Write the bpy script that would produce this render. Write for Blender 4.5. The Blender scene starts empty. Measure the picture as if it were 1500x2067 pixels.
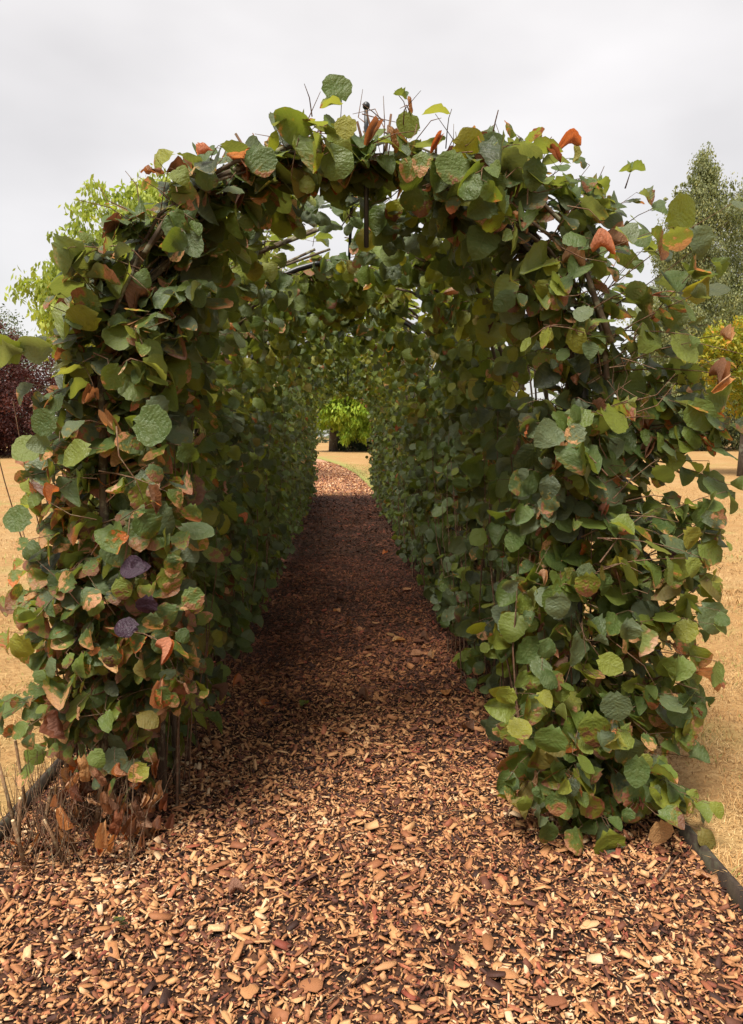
import bpy, math, random
import numpy as np
from mathutils import Matrix, Vector

random.seed(7)
rng = np.random.default_rng(11)
scene = bpy.context.scene
COL = scene.collection
PI = math.pi
R = math.radians

# ------------------------------------------------------------------ camera
CAM_H = 1.5
F = 1500.0 / 2067.0 * 36.0
YAW, PITCH = math.atan(61 / 1500.0), math.atan(156.5 / 1500.0)
cd = bpy.data.cameras.new("camera")
cam = bpy.data.objects.new("camera", cd)
COL.objects.link(cam)
scene.camera = cam
cd.sensor_fit = 'VERTICAL'
cd.sensor_height = 36.0
cd.lens = F
cd.clip_start, cd.clip_end = 0.05, 1500
cam.location = (0, 0, CAM_H)
cam.rotation_euler = (PI / 2 - PITCH, 0, -YAW)
CM = np.array(cam.rotation_euler.to_matrix())


def P(px, py, y):
    """world point on the ray of photo pixel (px, py) at world depth y"""
    d = CM @ np.array([(px - 750) / 1500.0, -(py - 1033.5) / 1500.0, -1.0])
    t = y / d[1]
    return np.array([0, 0, CAM_H]) + d * t


def project(pts):
    q = (pts - np.array([0, 0, CAM_H])) @ CM
    d = -q[:, 2]
    d = np.where(d < 0.05, 0.05, d)
    return 750 + 1500 * q[:, 0] / d, 1033.5 - 1500 * q[:, 1] / d, d


# ------------------------------------------------------------------ world and sun
SUN_EL, SUN_AZ = R(62), R(212)          # azimuth measured clockwise from +Y: behind the camera, a little left
world = bpy.data.worlds.new("World")
scene.world = world
world.use_nodes = True
nt = world.node_tree
nt.nodes.clear()
wo = nt.nodes.new('ShaderNodeOutputWorld')
bg = nt.nodes.new('ShaderNodeBackground')
bg.inputs['Strength'].default_value = 0.1
sky = nt.nodes.new('ShaderNodeTexSky')
sky.sky_type = 'NISHITA'
sky.sun_disc = False
sky.sun_elevation = SUN_EL
sky.sun_rotation = SUN_AZ
tc = nt.nodes.new('ShaderNodeTexCoord')
mp = nt.nodes.new('ShaderNodeMapping')
mp.inputs['Scale'].default_value = (1.0, 1.0, 2.2)
no = nt.nodes.new('ShaderNodeTexNoise')
no.inputs['Scale'].default_value = 2.3
no.inputs['Detail'].default_value = 4
no.inputs['Roughness'].default_value = 0.45
cr = nt.nodes.new('ShaderNodeValToRGB')
cr.color_ramp.elements[0].position = 0.30
cr.color_ramp.elements[0].color = (1.22, 1.16, 1.12, 1)
cr.color_ramp.elements[1].position = 0.66
cr.color_ramp.elements[1].color = (1.68, 1.61, 1.56, 1)
sx = nt.nodes.new('ShaderNodeSeparateXYZ')
mr = nt.nodes.new('ShaderNodeMapRange')      # overcast sky: brighter overhead than at the horizon
mr.inputs['From Min'].default_value = 0.0
mr.inputs['From Max'].default_value = 1.0
mr.inputs['To Min'].default_value = 0.97
mr.inputs['To Max'].default_value = 1.35
ml = nt.nodes.new('ShaderNodeVectorMath'); ml.operation = 'SCALE'
mx = nt.nodes.new('ShaderNodeMix'); mx.data_type = 'RGBA'
mx.inputs[0].default_value = 0.95
L = nt.links.new
L(tc.outputs['Generated'], mp.inputs['Vector']); L(mp.outputs[0], no.inputs['Vector'])
L(no.outputs['Fac'], cr.inputs[0]); L(tc.outputs['Generated'], sx.inputs[0]); L(sx.outputs['Z'], mr.inputs['Value'])
L(cr.outputs[0], ml.inputs[0]); L(mr.outputs[0], ml.inputs['Scale'])
L(sky.outputs[0], mx.inputs[6]); L(ml.outputs[0], mx.inputs[7])
L(mx.outputs[2], bg.inputs['Color']); L(bg.outputs[0], wo.inputs['Surface'])

sd = bpy.data.lights.new("sun", 'SUN')
sun = bpy.data.objects.new("sun", sd)
COL.objects.link(sun)
sd.energy = 1.5
sd.angle = R(20)
sd.color = (1.0, 0.94, 0.84)
sdir = Vector((math.sin(SUN_AZ) * math.cos(SUN_EL), math.cos(SUN_AZ) * math.cos(SUN_EL), math.sin(SUN_EL)))
sun.rotation_euler = sdir.to_track_quat('Z', 'Y').to_euler()
sun.location = sdir * 40

scene.view_settings.view_transform = 'Standard'
scene.view_settings.look = 'None'
scene.view_settings.exposure = 2.42
scene.view_settings.gamma = 1.0
scene.view_settings.use_curve_mapping = False
scene.render.engine = 'CYCLES'
scene.cycles.max_bounces = 8
scene.cycles.transmission_bounces = 6


# ------------------------------------------------------------------ helpers
def tag(o, label=None, cat=None, group=None, kind=None):
    if label: o['label'] = label
    if cat: o['category'] = cat
    if group: o['group'] = group
    if kind: o['kind'] = kind
    return o


def empty(name, loc=(0, 0, 0)):
    o = bpy.data.objects.new(name, None)
    COL.objects.link(o)
    o.location = loc
    o.empty_display_size = 0.2
    return o


def link(name, me, parent=None):
    o = bpy.data.objects.new(name, me)
    COL.objects.link(o)
    if parent is not None:
        o.parent = parent
        if parent.location.length > 0:
            o.matrix_parent_inverse = Matrix.Translation(-parent.location)
    return o


def mesh_np(name, verts, faces_list, mat, smooth=False, attrs=None, uv=None):
    """faces_list: list of (n,k) int arrays; attrs: dict name -> per-vertex float array; uv per vertex"""
    me = bpy.data.meshes.new(name)
    verts = np.asarray(verts, dtype=np.float32)
    me.vertices.add(len(verts))
    me.vertices.foreach_set('co', verts.ravel())
    loops = np.concatenate([f.ravel() for f in faces_list]).astype(np.int32)
    sizes = np.concatenate([np.full(len(f), f.shape[1]) for f in faces_list]).astype(np.int32)
    starts = np.concatenate([[0], np.cumsum(sizes)[:-1]]).astype(np.int32)
    me.loops.add(len(loops))
    me.loops.foreach_set('vertex_index', loops)
    me.polygons.add(len(sizes))
    me.polygons.foreach_set('loop_start', starts)
    me.polygons.foreach_set('loop_total', sizes)
    if smooth:
        me.polygons.foreach_set('use_smooth', np.ones(len(sizes), dtype=bool))
    if uv is not None:
        l = me.uv_layers.new(name='UVMap')
        l.data.foreach_set('uv', np.asarray(uv, dtype=np.float32)[loops].ravel())
    if attrs:
        for k, a in attrs.items():
            at = me.attributes.new(k, 'FLOAT', 'POINT')
            at.data.foreach_set('value', np.asarray(a, dtype=np.float32))
    if mat: me.materials.append(mat)
    me.update()
    me.validate()
    return me


class MB:
    """collects polygons for one mesh"""
    def __init__(self):
        self.v, self.q, self.t, self.n, self.r = [], [], [], 0, []

    def add(self, v, quads=None, tris=None, rnd=0.0):
        v = np.asarray(v, float)
        self.v.append(v)
        if quads is not None and len(quads): self.q.append(np.asarray(quads) + self.n)
        if tris is not None and len(tris): self.t.append(np.asarray(tris) + self.n)
        self.r.append(np.full(len(v), rnd))
        self.n += len(v)

    def tube(self, pts, rads, k=6, rnd=0.0, cap=True):
        pts = np.asarray(pts, float)
        n = len(pts)
        tan = np.gradient(pts, axis=0)
        tan /= np.linalg.norm(tan, axis=1)[:, None] + 1e-9
        ref = np.array([0.0, 0, 1]) if abs(tan[:, 2]).mean() < 0.8 else np.array([1.0, 0, 0])
        a = np.cross(tan, ref); a /= np.linalg.norm(a, axis=1)[:, None] + 1e-9
        b = np.cross(tan, a)
        ang = np.arange(k) * 2 * PI / k
        rads = np.broadcast_to(np.asarray(rads, float), (n,))
        ring = pts[:, None, :] + rads[:, None, None] * (np.cos(ang)[None, :, None] * a[:, None, :] + np.sin(ang)[None, :, None] * b[:, None, :])
        i = np.arange(n - 1)[:, None] * k; j = np.arange(k)[None, :]; j2 = (j + 1) % k
        q = np.stack([i + j, i + j2, i + k + j2, i + k + j], -1).reshape(-1, 4)
        v = ring.reshape(-1, 3)
        tr = None
        if cap:
            v = np.vstack([v, pts[0], pts[-1]])
            jj = np.arange(k)
            tr = np.vstack([np.stack([np.full(k, n * k), (jj + 1) % k, jj], -1),
                            np.stack([np.full(k, n * k + 1), (n - 1) * k + jj, (n - 1) * k + (jj + 1) % k], -1)])
        self.add(v, q, tr, rnd)

    def box(self, c, s, rz=0.0, rnd=0.0):
        x, y, z = [u / 2 for u in s]
        v = np.array([[a, b, d] for d in (-z, z) for b in (-y, y) for a in (-x, x)], float)
        ca, sa = math.cos(rz), math.sin(rz)
        v = np.stack([v[:, 0] * ca - v[:, 1] * sa, v[:, 0] * sa + v[:, 1] * ca, v[:, 2]], -1) + np.array(c)
        self.add(v, [[0, 2, 3, 1], [4, 5, 7, 6], [0, 1, 5, 4], [2, 6, 7, 3], [0, 4, 6, 2], [1, 3, 7, 5]], None, rnd)

    def mesh(self, name, mat, smooth=False):
        fl = []
        if self.q: fl.append(np.vstack(self.q))
        if self.t: fl.append(np.vstack(self.t))
        return mesh_np(name, np.vstack(self.v), fl, mat, smooth, {'rnd': np.concatenate(self.r)})

    def build(self, name, mat, parent=None, smooth=False):
        return link(name, self.mesh(name, mat, smooth), parent)


def nz(v):
    v = np.asarray(v, float)
    return v / (np.linalg.norm(v, axis=-1, keepdims=True) + 1e-9)


# ------------------------------------------------------------------ materials
class NT:
    def __init__(self, name):
        self.m = bpy.data.materials.new(name)
        self.m.use_nodes = True
        self.t = self.m.node_tree
        self.t.nodes.clear()
        self.out = self.t.nodes.new('ShaderNodeOutputMaterial')

    def n(self, ty, **kw):
        x = self.t.nodes.new(ty)
        for k, v in kw.items(): setattr(x, k, v)
        return x

    def val(self, sock, v):
        if hasattr(v, 'is_output') or isinstance(v, bpy.types.NodeSocket): self.t.links.new(v, sock)
        else:
            if isinstance(v, (tuple, list)) and len(v) == 3 and sock.type == 'RGBA': v = (*v, 1)
            sock.default_value = v

    def math(self, op, a, b=0.0, c=None, clamp=False):
        x = self.n('ShaderNodeMath', operation=op, use_clamp=clamp)
        self.val(x.inputs[0], a); self.val(x.inputs[1], b)
        if c is not None: self.val(x.inputs[2], c)
        return x.outputs[0]

    def mix(self, f, a, b, blend='MIX'):
        x = self.n('ShaderNodeMix', data_type='RGBA', blend_type=blend)
        self.val(x.inputs[0], f); self.val(x.inputs[6], a); self.val(x.inputs[7], b)
        return x.outputs[2]

    def noise(self, vec, scale, detail=3, rough=0.55, dim='3D', w=None):
        x = self.n('ShaderNodeTexNoise', noise_dimensions=dim)
        if vec is not None: self.val(x.inputs['Vector'], vec)
        x.inputs['Scale'].default_value = scale
        x.inputs['Detail'].default_value = detail
        x.inputs['Roughness'].default_value = rough
        if w is not None: self.val(x.inputs['W'], w)
        return x.outputs['Fac']

    def ramp(self, f, stops, interp='LINEAR'):
        x = self.n('ShaderNodeValToRGB')
        self.val(x.inputs[0], f)
        r = x.color_ramp
        r.interpolation = interp
        while len(r.elements) > 1: r.elements.remove(r.elements[-1])
        r.elements[0].position = stops[0][0]
        r.elements[0].color = (*stops[0][1], 1)
        for p, c in stops[1:]:
            e = r.elements.new(p); e.color = (*c, 1)
        return x.outputs[0]

    def attr(self, name):
        return self.n('ShaderNodeAttribute', attribute_name=name).outputs['Fac']

    def rng(self, v, a, b, c=0.0, d=1.0, smooth=False):
        x = self.n('ShaderNodeMapRange')
        if smooth: x.interpolation_type = 'SMOOTHSTEP'
        self.val(x.inputs[0], v)
        for i, u in enumerate((a, b, c, d)): self.val(x.inputs[1 + i], u)
        return x.outputs[0]

    def bsdf(self, col, rough=0.8, spec=0.3, bump=None, bs=0.3, bd=0.002):
        p = self.n('ShaderNodeBsdfPrincipled')
        self.val(p.inputs['Base Color'], col)
        self.val(p.inputs['Roughness'], rough)
        p.inputs['Specular IOR Level'].default_value = spec
        if bump is not None:
            b = self.n('ShaderNodeBump')
            b.inputs['Strength'].default_value = bs
            b.inputs['Distance'].default_value = bd
            self.val(b.inputs['Height'], bump)
            self.t.links.new(b.outputs[0], p.inputs['Normal'])
        return p.outputs[0]

    def done(self, sh):
        self.t.links.new(sh, self.out.inputs['Surface'])
        return self.m


def leaf_material():
    m = NT('hazel_leaf')
    uvn = m.n('ShaderNodeUVMap', uv_map='UVMap').outputs[0]
    s = m.n('ShaderNodeSeparateXYZ'); m.val(s.inputs[0], uvn)
    u, v = s.outputs[0], s.outputs[1]          # u -0.5..0.5 stored as 0..1
    oin = m.n('ShaderNodeObjectInfo')
    soc = m.n('ShaderNodeSeparateColor'); m.val(soc.inputs[0], oin.outputs['Color'])
    rnd = m.math('FRACT', m.math('ADD', m.attr('rnd'), soc.outputs[0]))
    r2 = m.math('FRACT', m.math('MULTIPLY', rnd, 17.31))
    r3 = m.math('FRACT', m.math('MULTIPLY', rnd, 43.17))
    cond = m.attr('cond')
    au = m.math('ABSOLUTE', m.math('SUBTRACT', u, 0.5))
    # side veins sweep forward from the midrib
    cmb = m.n('ShaderNodeCombineXYZ'); m.val(cmb.inputs[0], u); m.val(cmb.inputs[1], v); m.val(cmb.inputs[2], m.math('MULTIPLY', rnd, 19.0))
    vv = m.math('ADD', m.math('SUBTRACT', v, m.math('MULTIPLY', au, 0.62)), m.math('MULTIPLY', m.noise(cmb.outputs[0], 3.0, 1), 0.16))
    saw = m.math('PINGPONG', m.math('MULTIPLY', vv, 7.0), 0.5)
    side = m.rng(saw, 0.0, 0.13, 1.0, 0.0)
    mid = m.rng(au, 0.0, 0.02, 1.0, 0.0)
    vein = m.math('MAXIMUM', mid, m.math('MULTIPLY', side, 0.8))
    sep = m.n('ShaderNodeCombineXYZ'); m.val(sep.inputs[0], u); m.val(sep.inputs[1], v); m.val(sep.inputs[2], m.math('MULTIPLY', rnd, 37.0))
    vec = sep.outputs[0]
    n1 = m.noise(vec, 3.2, 4, 0.6)
    n2 = m.noise(vec, 14.0, 3, 0.65)
    green = m.ramp(rnd, [(0.0, (0.020, 0.032, 0.016)), (0.14, (0.040, 0.058, 0.030)), (0.24, (0.082, 0.112, 0.058)), (0.32, (0.115, 0.148, 0.080)), (0.42, (0.048, 0.086, 0.020)),
                         (0.55, (0.075, 0.122, 0.025)), (0.70, (0.120, 0.165, 0.026)), (0.86, (0.185, 0.210, 0.024)), (0.96, (0.24, 0.225, 0.022)), (1.0, (0.14, 0.10, 0.02))])
    green = m.mix(m.rng(n1, 0.35, 0.75, 0.0, 0.5), green, m.mix(0.55, green, (0.15, 0.155, 0.045)))
    green = m.mix(m.math('MULTIPLY', vein, 0.34), green, (0.14, 0.16, 0.06))
    green = m.mix(m.rng(n2, 0.60, 0.72, 0.0, 0.35), green, (0.05, 0.045, 0.02))
    # dead tissue, starting from tip and margin
    edge = m.math('ADD', m.math('MULTIPLY', v, 0.34), m.math('MULTIPLY', au, 0.14))
    dead = m.math('ADD', m.math('ADD', m.math('MULTIPLY', n1, 1.0), edge), m.math('MULTIPLY', n2, 0.12))
    thr = m.rng(cond, 0.0, 1.0, 1.36, 0.12)
    dm = m.rng(m.math('SUBTRACT', dead, thr), -0.012, 0.03)
    brown = m.ramp(r2, [(0.0, (0.10, 0.045, 0.026)), (0.25, (0.28, 0.12, 0.045)), (0.42, (0.58, 0.33, 0.14)), (0.60, (0.58, 0.28, 0.13)), (0.76, (0.24, 0.10, 0.06)), (0.88, (0.56, 0.16, 0.03)), (1.0, (0.56, 0.34, 0.14))])
    brown = m.mix(m.rng(n2, 0.35, 0.7, 0.0, 0.6), brown, m.mix(0.6, brown, (0.055, 0.025, 0.015)))
    brown = m.mix(m.math('MULTIPLY', vein, 0.35), brown, (0.10, 0.04, 0.02))
    rim = m.rng(m.math('SUBTRACT', dead, thr), -0.10, -0.01, 0.0, 0.75)
    g2 = m.mix(rim, green, (0.20, 0.15, 0.02))
    col = m.mix(dm, g2, brown)
    back = m.n('ShaderNodeNewGeometry').outputs['Backfacing']
    hsv = m.n('ShaderNodeHueSaturation')
    hsv.inputs['Saturation'].default_value = 0.80; hsv.inputs['Value'].default_value = 1.25
    m.val(hsv.inputs['Color'], col)
    col = m.mix(m.math('MULTIPLY', back, 0.85), col, hsv.outputs[0])
    isp = m.rng(cond, 1.5, 1.6)
    purple = m.mix(m.math('MULTIPLY', vein, 0.5), (0.035, 0.016, 0.030), (0.12, 0.06, 0.10))
    col = m.mix(isp, col, purple)
    hgt = m.math('ADD', m.math('MULTIPLY', m.rng(saw, 0.0, 0.5, 0.0, 1.0, True), 0.09), m.math('ADD', m.math('MULTIPLY', n1, 1.6), m.math('MULTIPLY', n2, 0.55)))
    rough = m.rng(r3, 0.0, 1.0, 0.36, 0.58)
    p = m.bsdf(col, rough, 0.40, hgt, 0.8, 0.007)
    tr = m.n('ShaderNodeBsdfTranslucent')
    tcol = m.mix(0.35, m.mix(1.0, col, (2.1, 1.9, 0.9), 'MULTIPLY'), (0.26, 0.27, 0.02))
    tcol = m.mix(dm, tcol, m.mix(1.0, brown, (1.3, 1.0, 0.7), 'MULTIPLY'))
    m.val(tr.inputs['Color'], m.mix(isp, tcol, (0.05, 0.01, 0.02)))
    ms = m.n('ShaderNodeMixShader')
    ms.inputs[0].default_value = 0.40
    m.t.links.new(p, ms.inputs[1]); m.t.links.new(tr.outputs[0], ms.inputs[2])
    return m.done(ms.outputs[0])


def bark_material(name, c1, c2, lichen, scale=28):
    m = NT(name)
    co = m.n('ShaderNodeTexCoord').outputs['Object']
    mpn = m.n('ShaderNodeMapping'); m.val(mpn.inputs[0], co); mpn.inputs['Scale'].default_value = (1, 1, 0.3)
    n1 = m.noise(mpn.outputs[0], scale, 5, 0.65)
    n2 = m.noise(co, scale * 0.9, 4, 0.6)
    col = m.mix(m.rng(n1, 0.35, 0.68), c1, c2)
    col = m.mix(m.rng(n2, 0.52, 0.62, 0.0, 0.85), col, lichen)
    col = m.mix(m.rng(m.noise(co, 9, 2), 0.45, 0.65, 0, 0.5), col, m.mix(0.5, col, (0.05, 0.055, 0.02)))
    return m.done(m.bsdf(col, 0.85, 0.25, n1, 0.7, 0.006))


def chip_material():
    m = NT('wood_chip')
    soc = m.n('ShaderNodeSeparateColor'); m.val(soc.inputs[0], m.n('ShaderNodeObjectInfo').outputs['Color'])
    rnd = m.math('FRACT', m.math('ADD', m.attr('rnd'), soc.outputs[0]))
    r2 = m.math('FRACT', m.math('MULTIPLY', rnd, 23.7))
    col = m.ramp(rnd, [(0.0, (0.020, 0.009, 0.007)), (0.14, (0.065, 0.024, 0.015)), (0.28, (0.135, 0.047, 0.025)), (0.42, (0.22, 0.080, 0.034)),
                       (0.57, (0.36, 0.160, 0.062)), (0.76, (0.47, 0.235, 0.098)), (0.92, (0.54, 0.31, 0.145)), (1.0, (0.60, 0.42, 0.25))])
    col = m.mix(m.rng(r2, 0.88, 1.0, 0, 0.8), col, (0.26, 0.055, 0.03))
    co = m.n('ShaderNodeTexCoord').outputs['Object']
    g = m.noise(co, 170, 3, 0.6)
    col = m.mix(m.rng(g, 0.35, 0.7, 0, 0.45), col, m.mix(0.7, col, (0.09, 0.035, 0.02)))
    return m.done(m.bsdf(col, 0.72, 0.3, g, 0.5, 0.003))


def mulch_material():
    m = NT('mulch_bed')
    co = m.n('ShaderNodeTexCoord').outputs['Object']
    v = m.n('ShaderNodeTexVoronoi'); m.val(v.inputs['Vector'], co); v.inputs['Scale'].default_value = 38
    v.inputs['Randomness'].default_value = 1
    s = m.n('ShaderNodeSeparateColor'); m.val(s.inputs[0], v.outputs['Color'])
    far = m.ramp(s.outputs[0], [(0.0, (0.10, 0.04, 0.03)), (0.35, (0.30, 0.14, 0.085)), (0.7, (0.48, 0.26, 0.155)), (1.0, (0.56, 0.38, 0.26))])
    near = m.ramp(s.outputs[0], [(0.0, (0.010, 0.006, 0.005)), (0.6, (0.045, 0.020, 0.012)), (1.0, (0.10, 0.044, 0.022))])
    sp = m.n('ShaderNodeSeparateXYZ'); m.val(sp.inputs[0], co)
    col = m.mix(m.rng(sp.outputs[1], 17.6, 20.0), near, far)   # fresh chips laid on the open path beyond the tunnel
    h = m.noise(co, 60, 4, 0.6)
    return m.done(m.bsdf(col, 0.9, 0.2, h, 0.9, 0.02))


def lawn_material():
    m = NT('dry_lawn')
    co = m.n('ShaderNodeTexCoord').outputs['Object']
    n1 = m.noise(co, 0.35, 4, 0.6)
    n2 = m.noise(co, 2.2, 4, 0.65)
    mpn = m.n('ShaderNodeMapping'); m.val(mpn.inputs[0], co); mpn.inputs['Scale'].default_value = (0.5, 1, 1)
    n3 = m.noise(mpn.outputs[0], 55, 4, 0.7)
    col = m.ramp(n1, [(0.3, (0.33, 0.20, 0.082)), (0.5, (0.375, 0.24, 0.105)), (0.7, (0.41, 0.28, 0.135))])
    col = m.mix(m.rng(n2, 0.35, 0.72, 0, 0.6), col, (0.28, 0.14, 0.046))
    col = m.mix(m.rng(n3, 0.40, 0.60, 0, 0.8), col, (0.22, 0.12, 0.045))
    g = m.math('MULTIPLY', m.rng(m.noise(co, 0.9, 3), 0.56, 0.70), 0.5)
    col = m.mix(g, col, (0.20, 0.20, 0.06))
    att = m.attr('green')
    col = m.mix(m.math('MULTIPLY', att, m.rng(n3, 0.2, 0.6, 1.0, 0.6)), col, (0.19, 0.235, 0.065))
    return m.done(m.bsdf(col, 0.9, 0.15, n3, 0.8, 0.02))


def blade_material():
    m = NT('grass_blade')
    rnd = m.attr('rnd')
    col = m.ramp(rnd, [(0.0, (0.20, 0.10, 0.04)), (0.25, (0.34, 0.17, 0.055)), (0.6, (0.42, 0.265, 0.11)), (0.86, (0.54, 0.39, 0.19)), (0.90, (0.26, 0.28, 0.07)), (1.0, (0.16, 0.20, 0.05))])
    return m.done(m.bsdf(col, 0.75, 0.25))


def crown_material(name, stops, trans=0.3, tc=(1.4, 1.5, 0.6)):
    m = NT(name)
    rnd = m.attr('rnd')
    col = m.ramp(rnd, stops)
    p = m.bsdf(col, 0.6, 0.3)
    tr = m.n('ShaderNodeBsdfTranslucent')
    m.val(tr.inputs['Color'], m.mix(1.0, col, tc, 'MULTIPLY'))
    ms = m.n('ShaderNodeMixShader'); ms.inputs[0].default_value = trans
    m.t.links.new(p, ms.inputs[1]); m.t.links.new(tr.outputs[0], ms.inputs[2])
    return m.done(ms.outputs[0])


def plain(name, c, rough=0.6, spec=0.3, scale=20, var=0.4):
    m = NT(name)
    co = m.n('ShaderNodeTexCoord').outputs['Object']
    n = m.noise(co, scale, 4, 0.6)
    col = m.mix(m.rng(n, 0.3, 0.7, 0, var), c, tuple(x * 0.45 for x in c))
    return m.done(m.bsdf(col, rough, spec, n, 0.3, 0.002))


M_leaf = leaf_material()
M_bark = bark_material('hazel_bark', (0.050, 0.033, 0.022), (0.105, 0.075, 0.048), (0.21, 0.20, 0.125))
M_twig = bark_material('hazel_twig', (0.085, 0.042, 0.026), (0.17, 0.09, 0.05), (0.20, 0.15, 0.09), 60)
M_trunk = bark_material('tree_bark', (0.05, 0.038, 0.03), (0.12, 0.095, 0.075), (0.16, 0.16, 0.12), 6)
M_cutbark = bark_material('young_bark', (0.13, 0.065, 0.032), (0.26, 0.15, 0.075), (0.30, 0.22, 0.13), 50)
M_cut = plain('cut_wood', (0.62, 0.43, 0.24), 0.7)
M_chip = chip_material()
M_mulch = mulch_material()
M_lawn = lawn_material()
M_blade = blade_material()
M_metal = plain('black_painted_metal', (0.013, 0.015, 0.018), 0.42, 0.5, 40)
M_board = bark_material('edging_timber', (0.022, 0.015, 0.012), (0.045, 0.031, 0.022), (0.06, 0.055, 0.035), 18)

# ------------------------------------------------------------------ ground
def smooth(a, b, x):
    t = np.clip((np.asarray(x, float) - a) / (b - a), 0, 1)
    return t * t * (3 - 2 * t)


def rise(y): return 0.55 * smooth(17, 44, y)


YR = [-60, 17.9, 18.3, 22, 26, 30, 34, 37, 39, 40, 40.6, 41]
XR = [1.285, 1.285, 0.88, 0.75, 0.50, -0.05, -0.95, -2.2, -4.5, -9, -30, -250]
YL = [-60, 17.9, 18.3, 22, 26, 30, 33, 35, 36.5, 37.2, 37.5]
XL = [-1.285, -1.285, -0.95, -1.10, -1.5, -2.3, -3.6, -6, -12, -30, -250]


def xr(y): return np.interp(y, YR, XR)
def xl(y): return np.interp(y, YL, XL)


ys = np.unique(np.concatenate([np.linspace(-60, 0, 13), np.linspace(0, 18.3, 60), np.linspace(18.3, 45, 110), np.array(YR[2:]), np.array(YL[2:]), np.linspace(45, 320, 60)]))
LAWN_H = 0.045
und = lambda x, y: 0.02 * np.sin(x * 0.9 + y * 0.5) * smooth(1.6, 5, abs(x)) + 0.04 * np.sin(x * 0.23 + 1) * np.sin(y * 0.19) * smooth(3, 10, abs(x))


def lawn_part(sidex):
    V, Q, G = [], [], []
    prev = None
    yy = ys if sidex > 0 else ys[ys <= 37.5]
    for y in yy:
        e = xr(y) if sidex > 0 else xl(y)
        far = 250 * sidex
        k = np.concatenate([[0, 0.0], np.array([.03, .1, .25, .5, 1, 2, 4, 8, 16, 32, 64, 128]) / 260.0 , [1.0]])
        xs = e + (far - e) * k if abs(far - e) > 1 else np.full(len(k), e)
        zs = rise(y) + LAWN_H + und(xs, y)
        zs[0] -= LAWN_H + 0.02 + und(xs[:1], y)[0]
        V.append(np.stack([xs, np.full(len(xs), y), zs], -1))
        d = np.abs(xs - e)
        G.append(np.clip(1 - d / 0.55, 0, 1) * (1.0 if y > 17.9 else 0.0))
    n = len(V[0]); rows = len(V)
    for i in range(rows - 1):
        for j in range(n - 1):
            a = i * n + j
            Q.append((a, a + 1, a + n + 1, a + n) if sidex > 0 else (a, a + n, a + n + 1, a + 1))
    return np.vstack(V), np.array(Q), np.concatenate(G)


vr, qr, gr = lawn_part(1)
vl, ql, gl = lawn_part(-1)
lawn = link('lawn', mesh_np('lawn', np.vstack([vr, vl]), [np.vstack([qr, ql + len(vr)])], M_lawn, True, {'green': np.concatenate([gr, gl])}))
tag(lawn, kind='structure')

V, Q = [], []
yy = ys[(ys <= 41)]
NP = 15
for y in yy:
    a, b = xl(y) - 0.015, xr(y) + 0.015
    a, b = max(a, -60), max(b, -60)
    if y > 37.2: a = -60
    xs = np.linspace(a, b, NP)
    zz = rise(y) + 0.012 * np.sin(xs * 3 + y * 1.7) * np.sin(y * 2.3 + xs) * (1 - smooth(15, 18, y)) - 0.004
    V.append(np.stack([xs, np.full(NP, y), zz], -1))
for i in range(len(V) - 1):
    for j in range(NP - 1):
        a = i * NP + j
        Q.append((a, a + 1, a + NP + 1, a + NP))
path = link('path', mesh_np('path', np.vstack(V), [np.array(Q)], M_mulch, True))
tag(path, kind='structure')


def path_z(x, y): return rise(y) + 0.012 * np.sin(x * 3 + y * 1.7) * np.sin(y * 2.3 + x) * (1 - smooth(15, 18, y))


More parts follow.
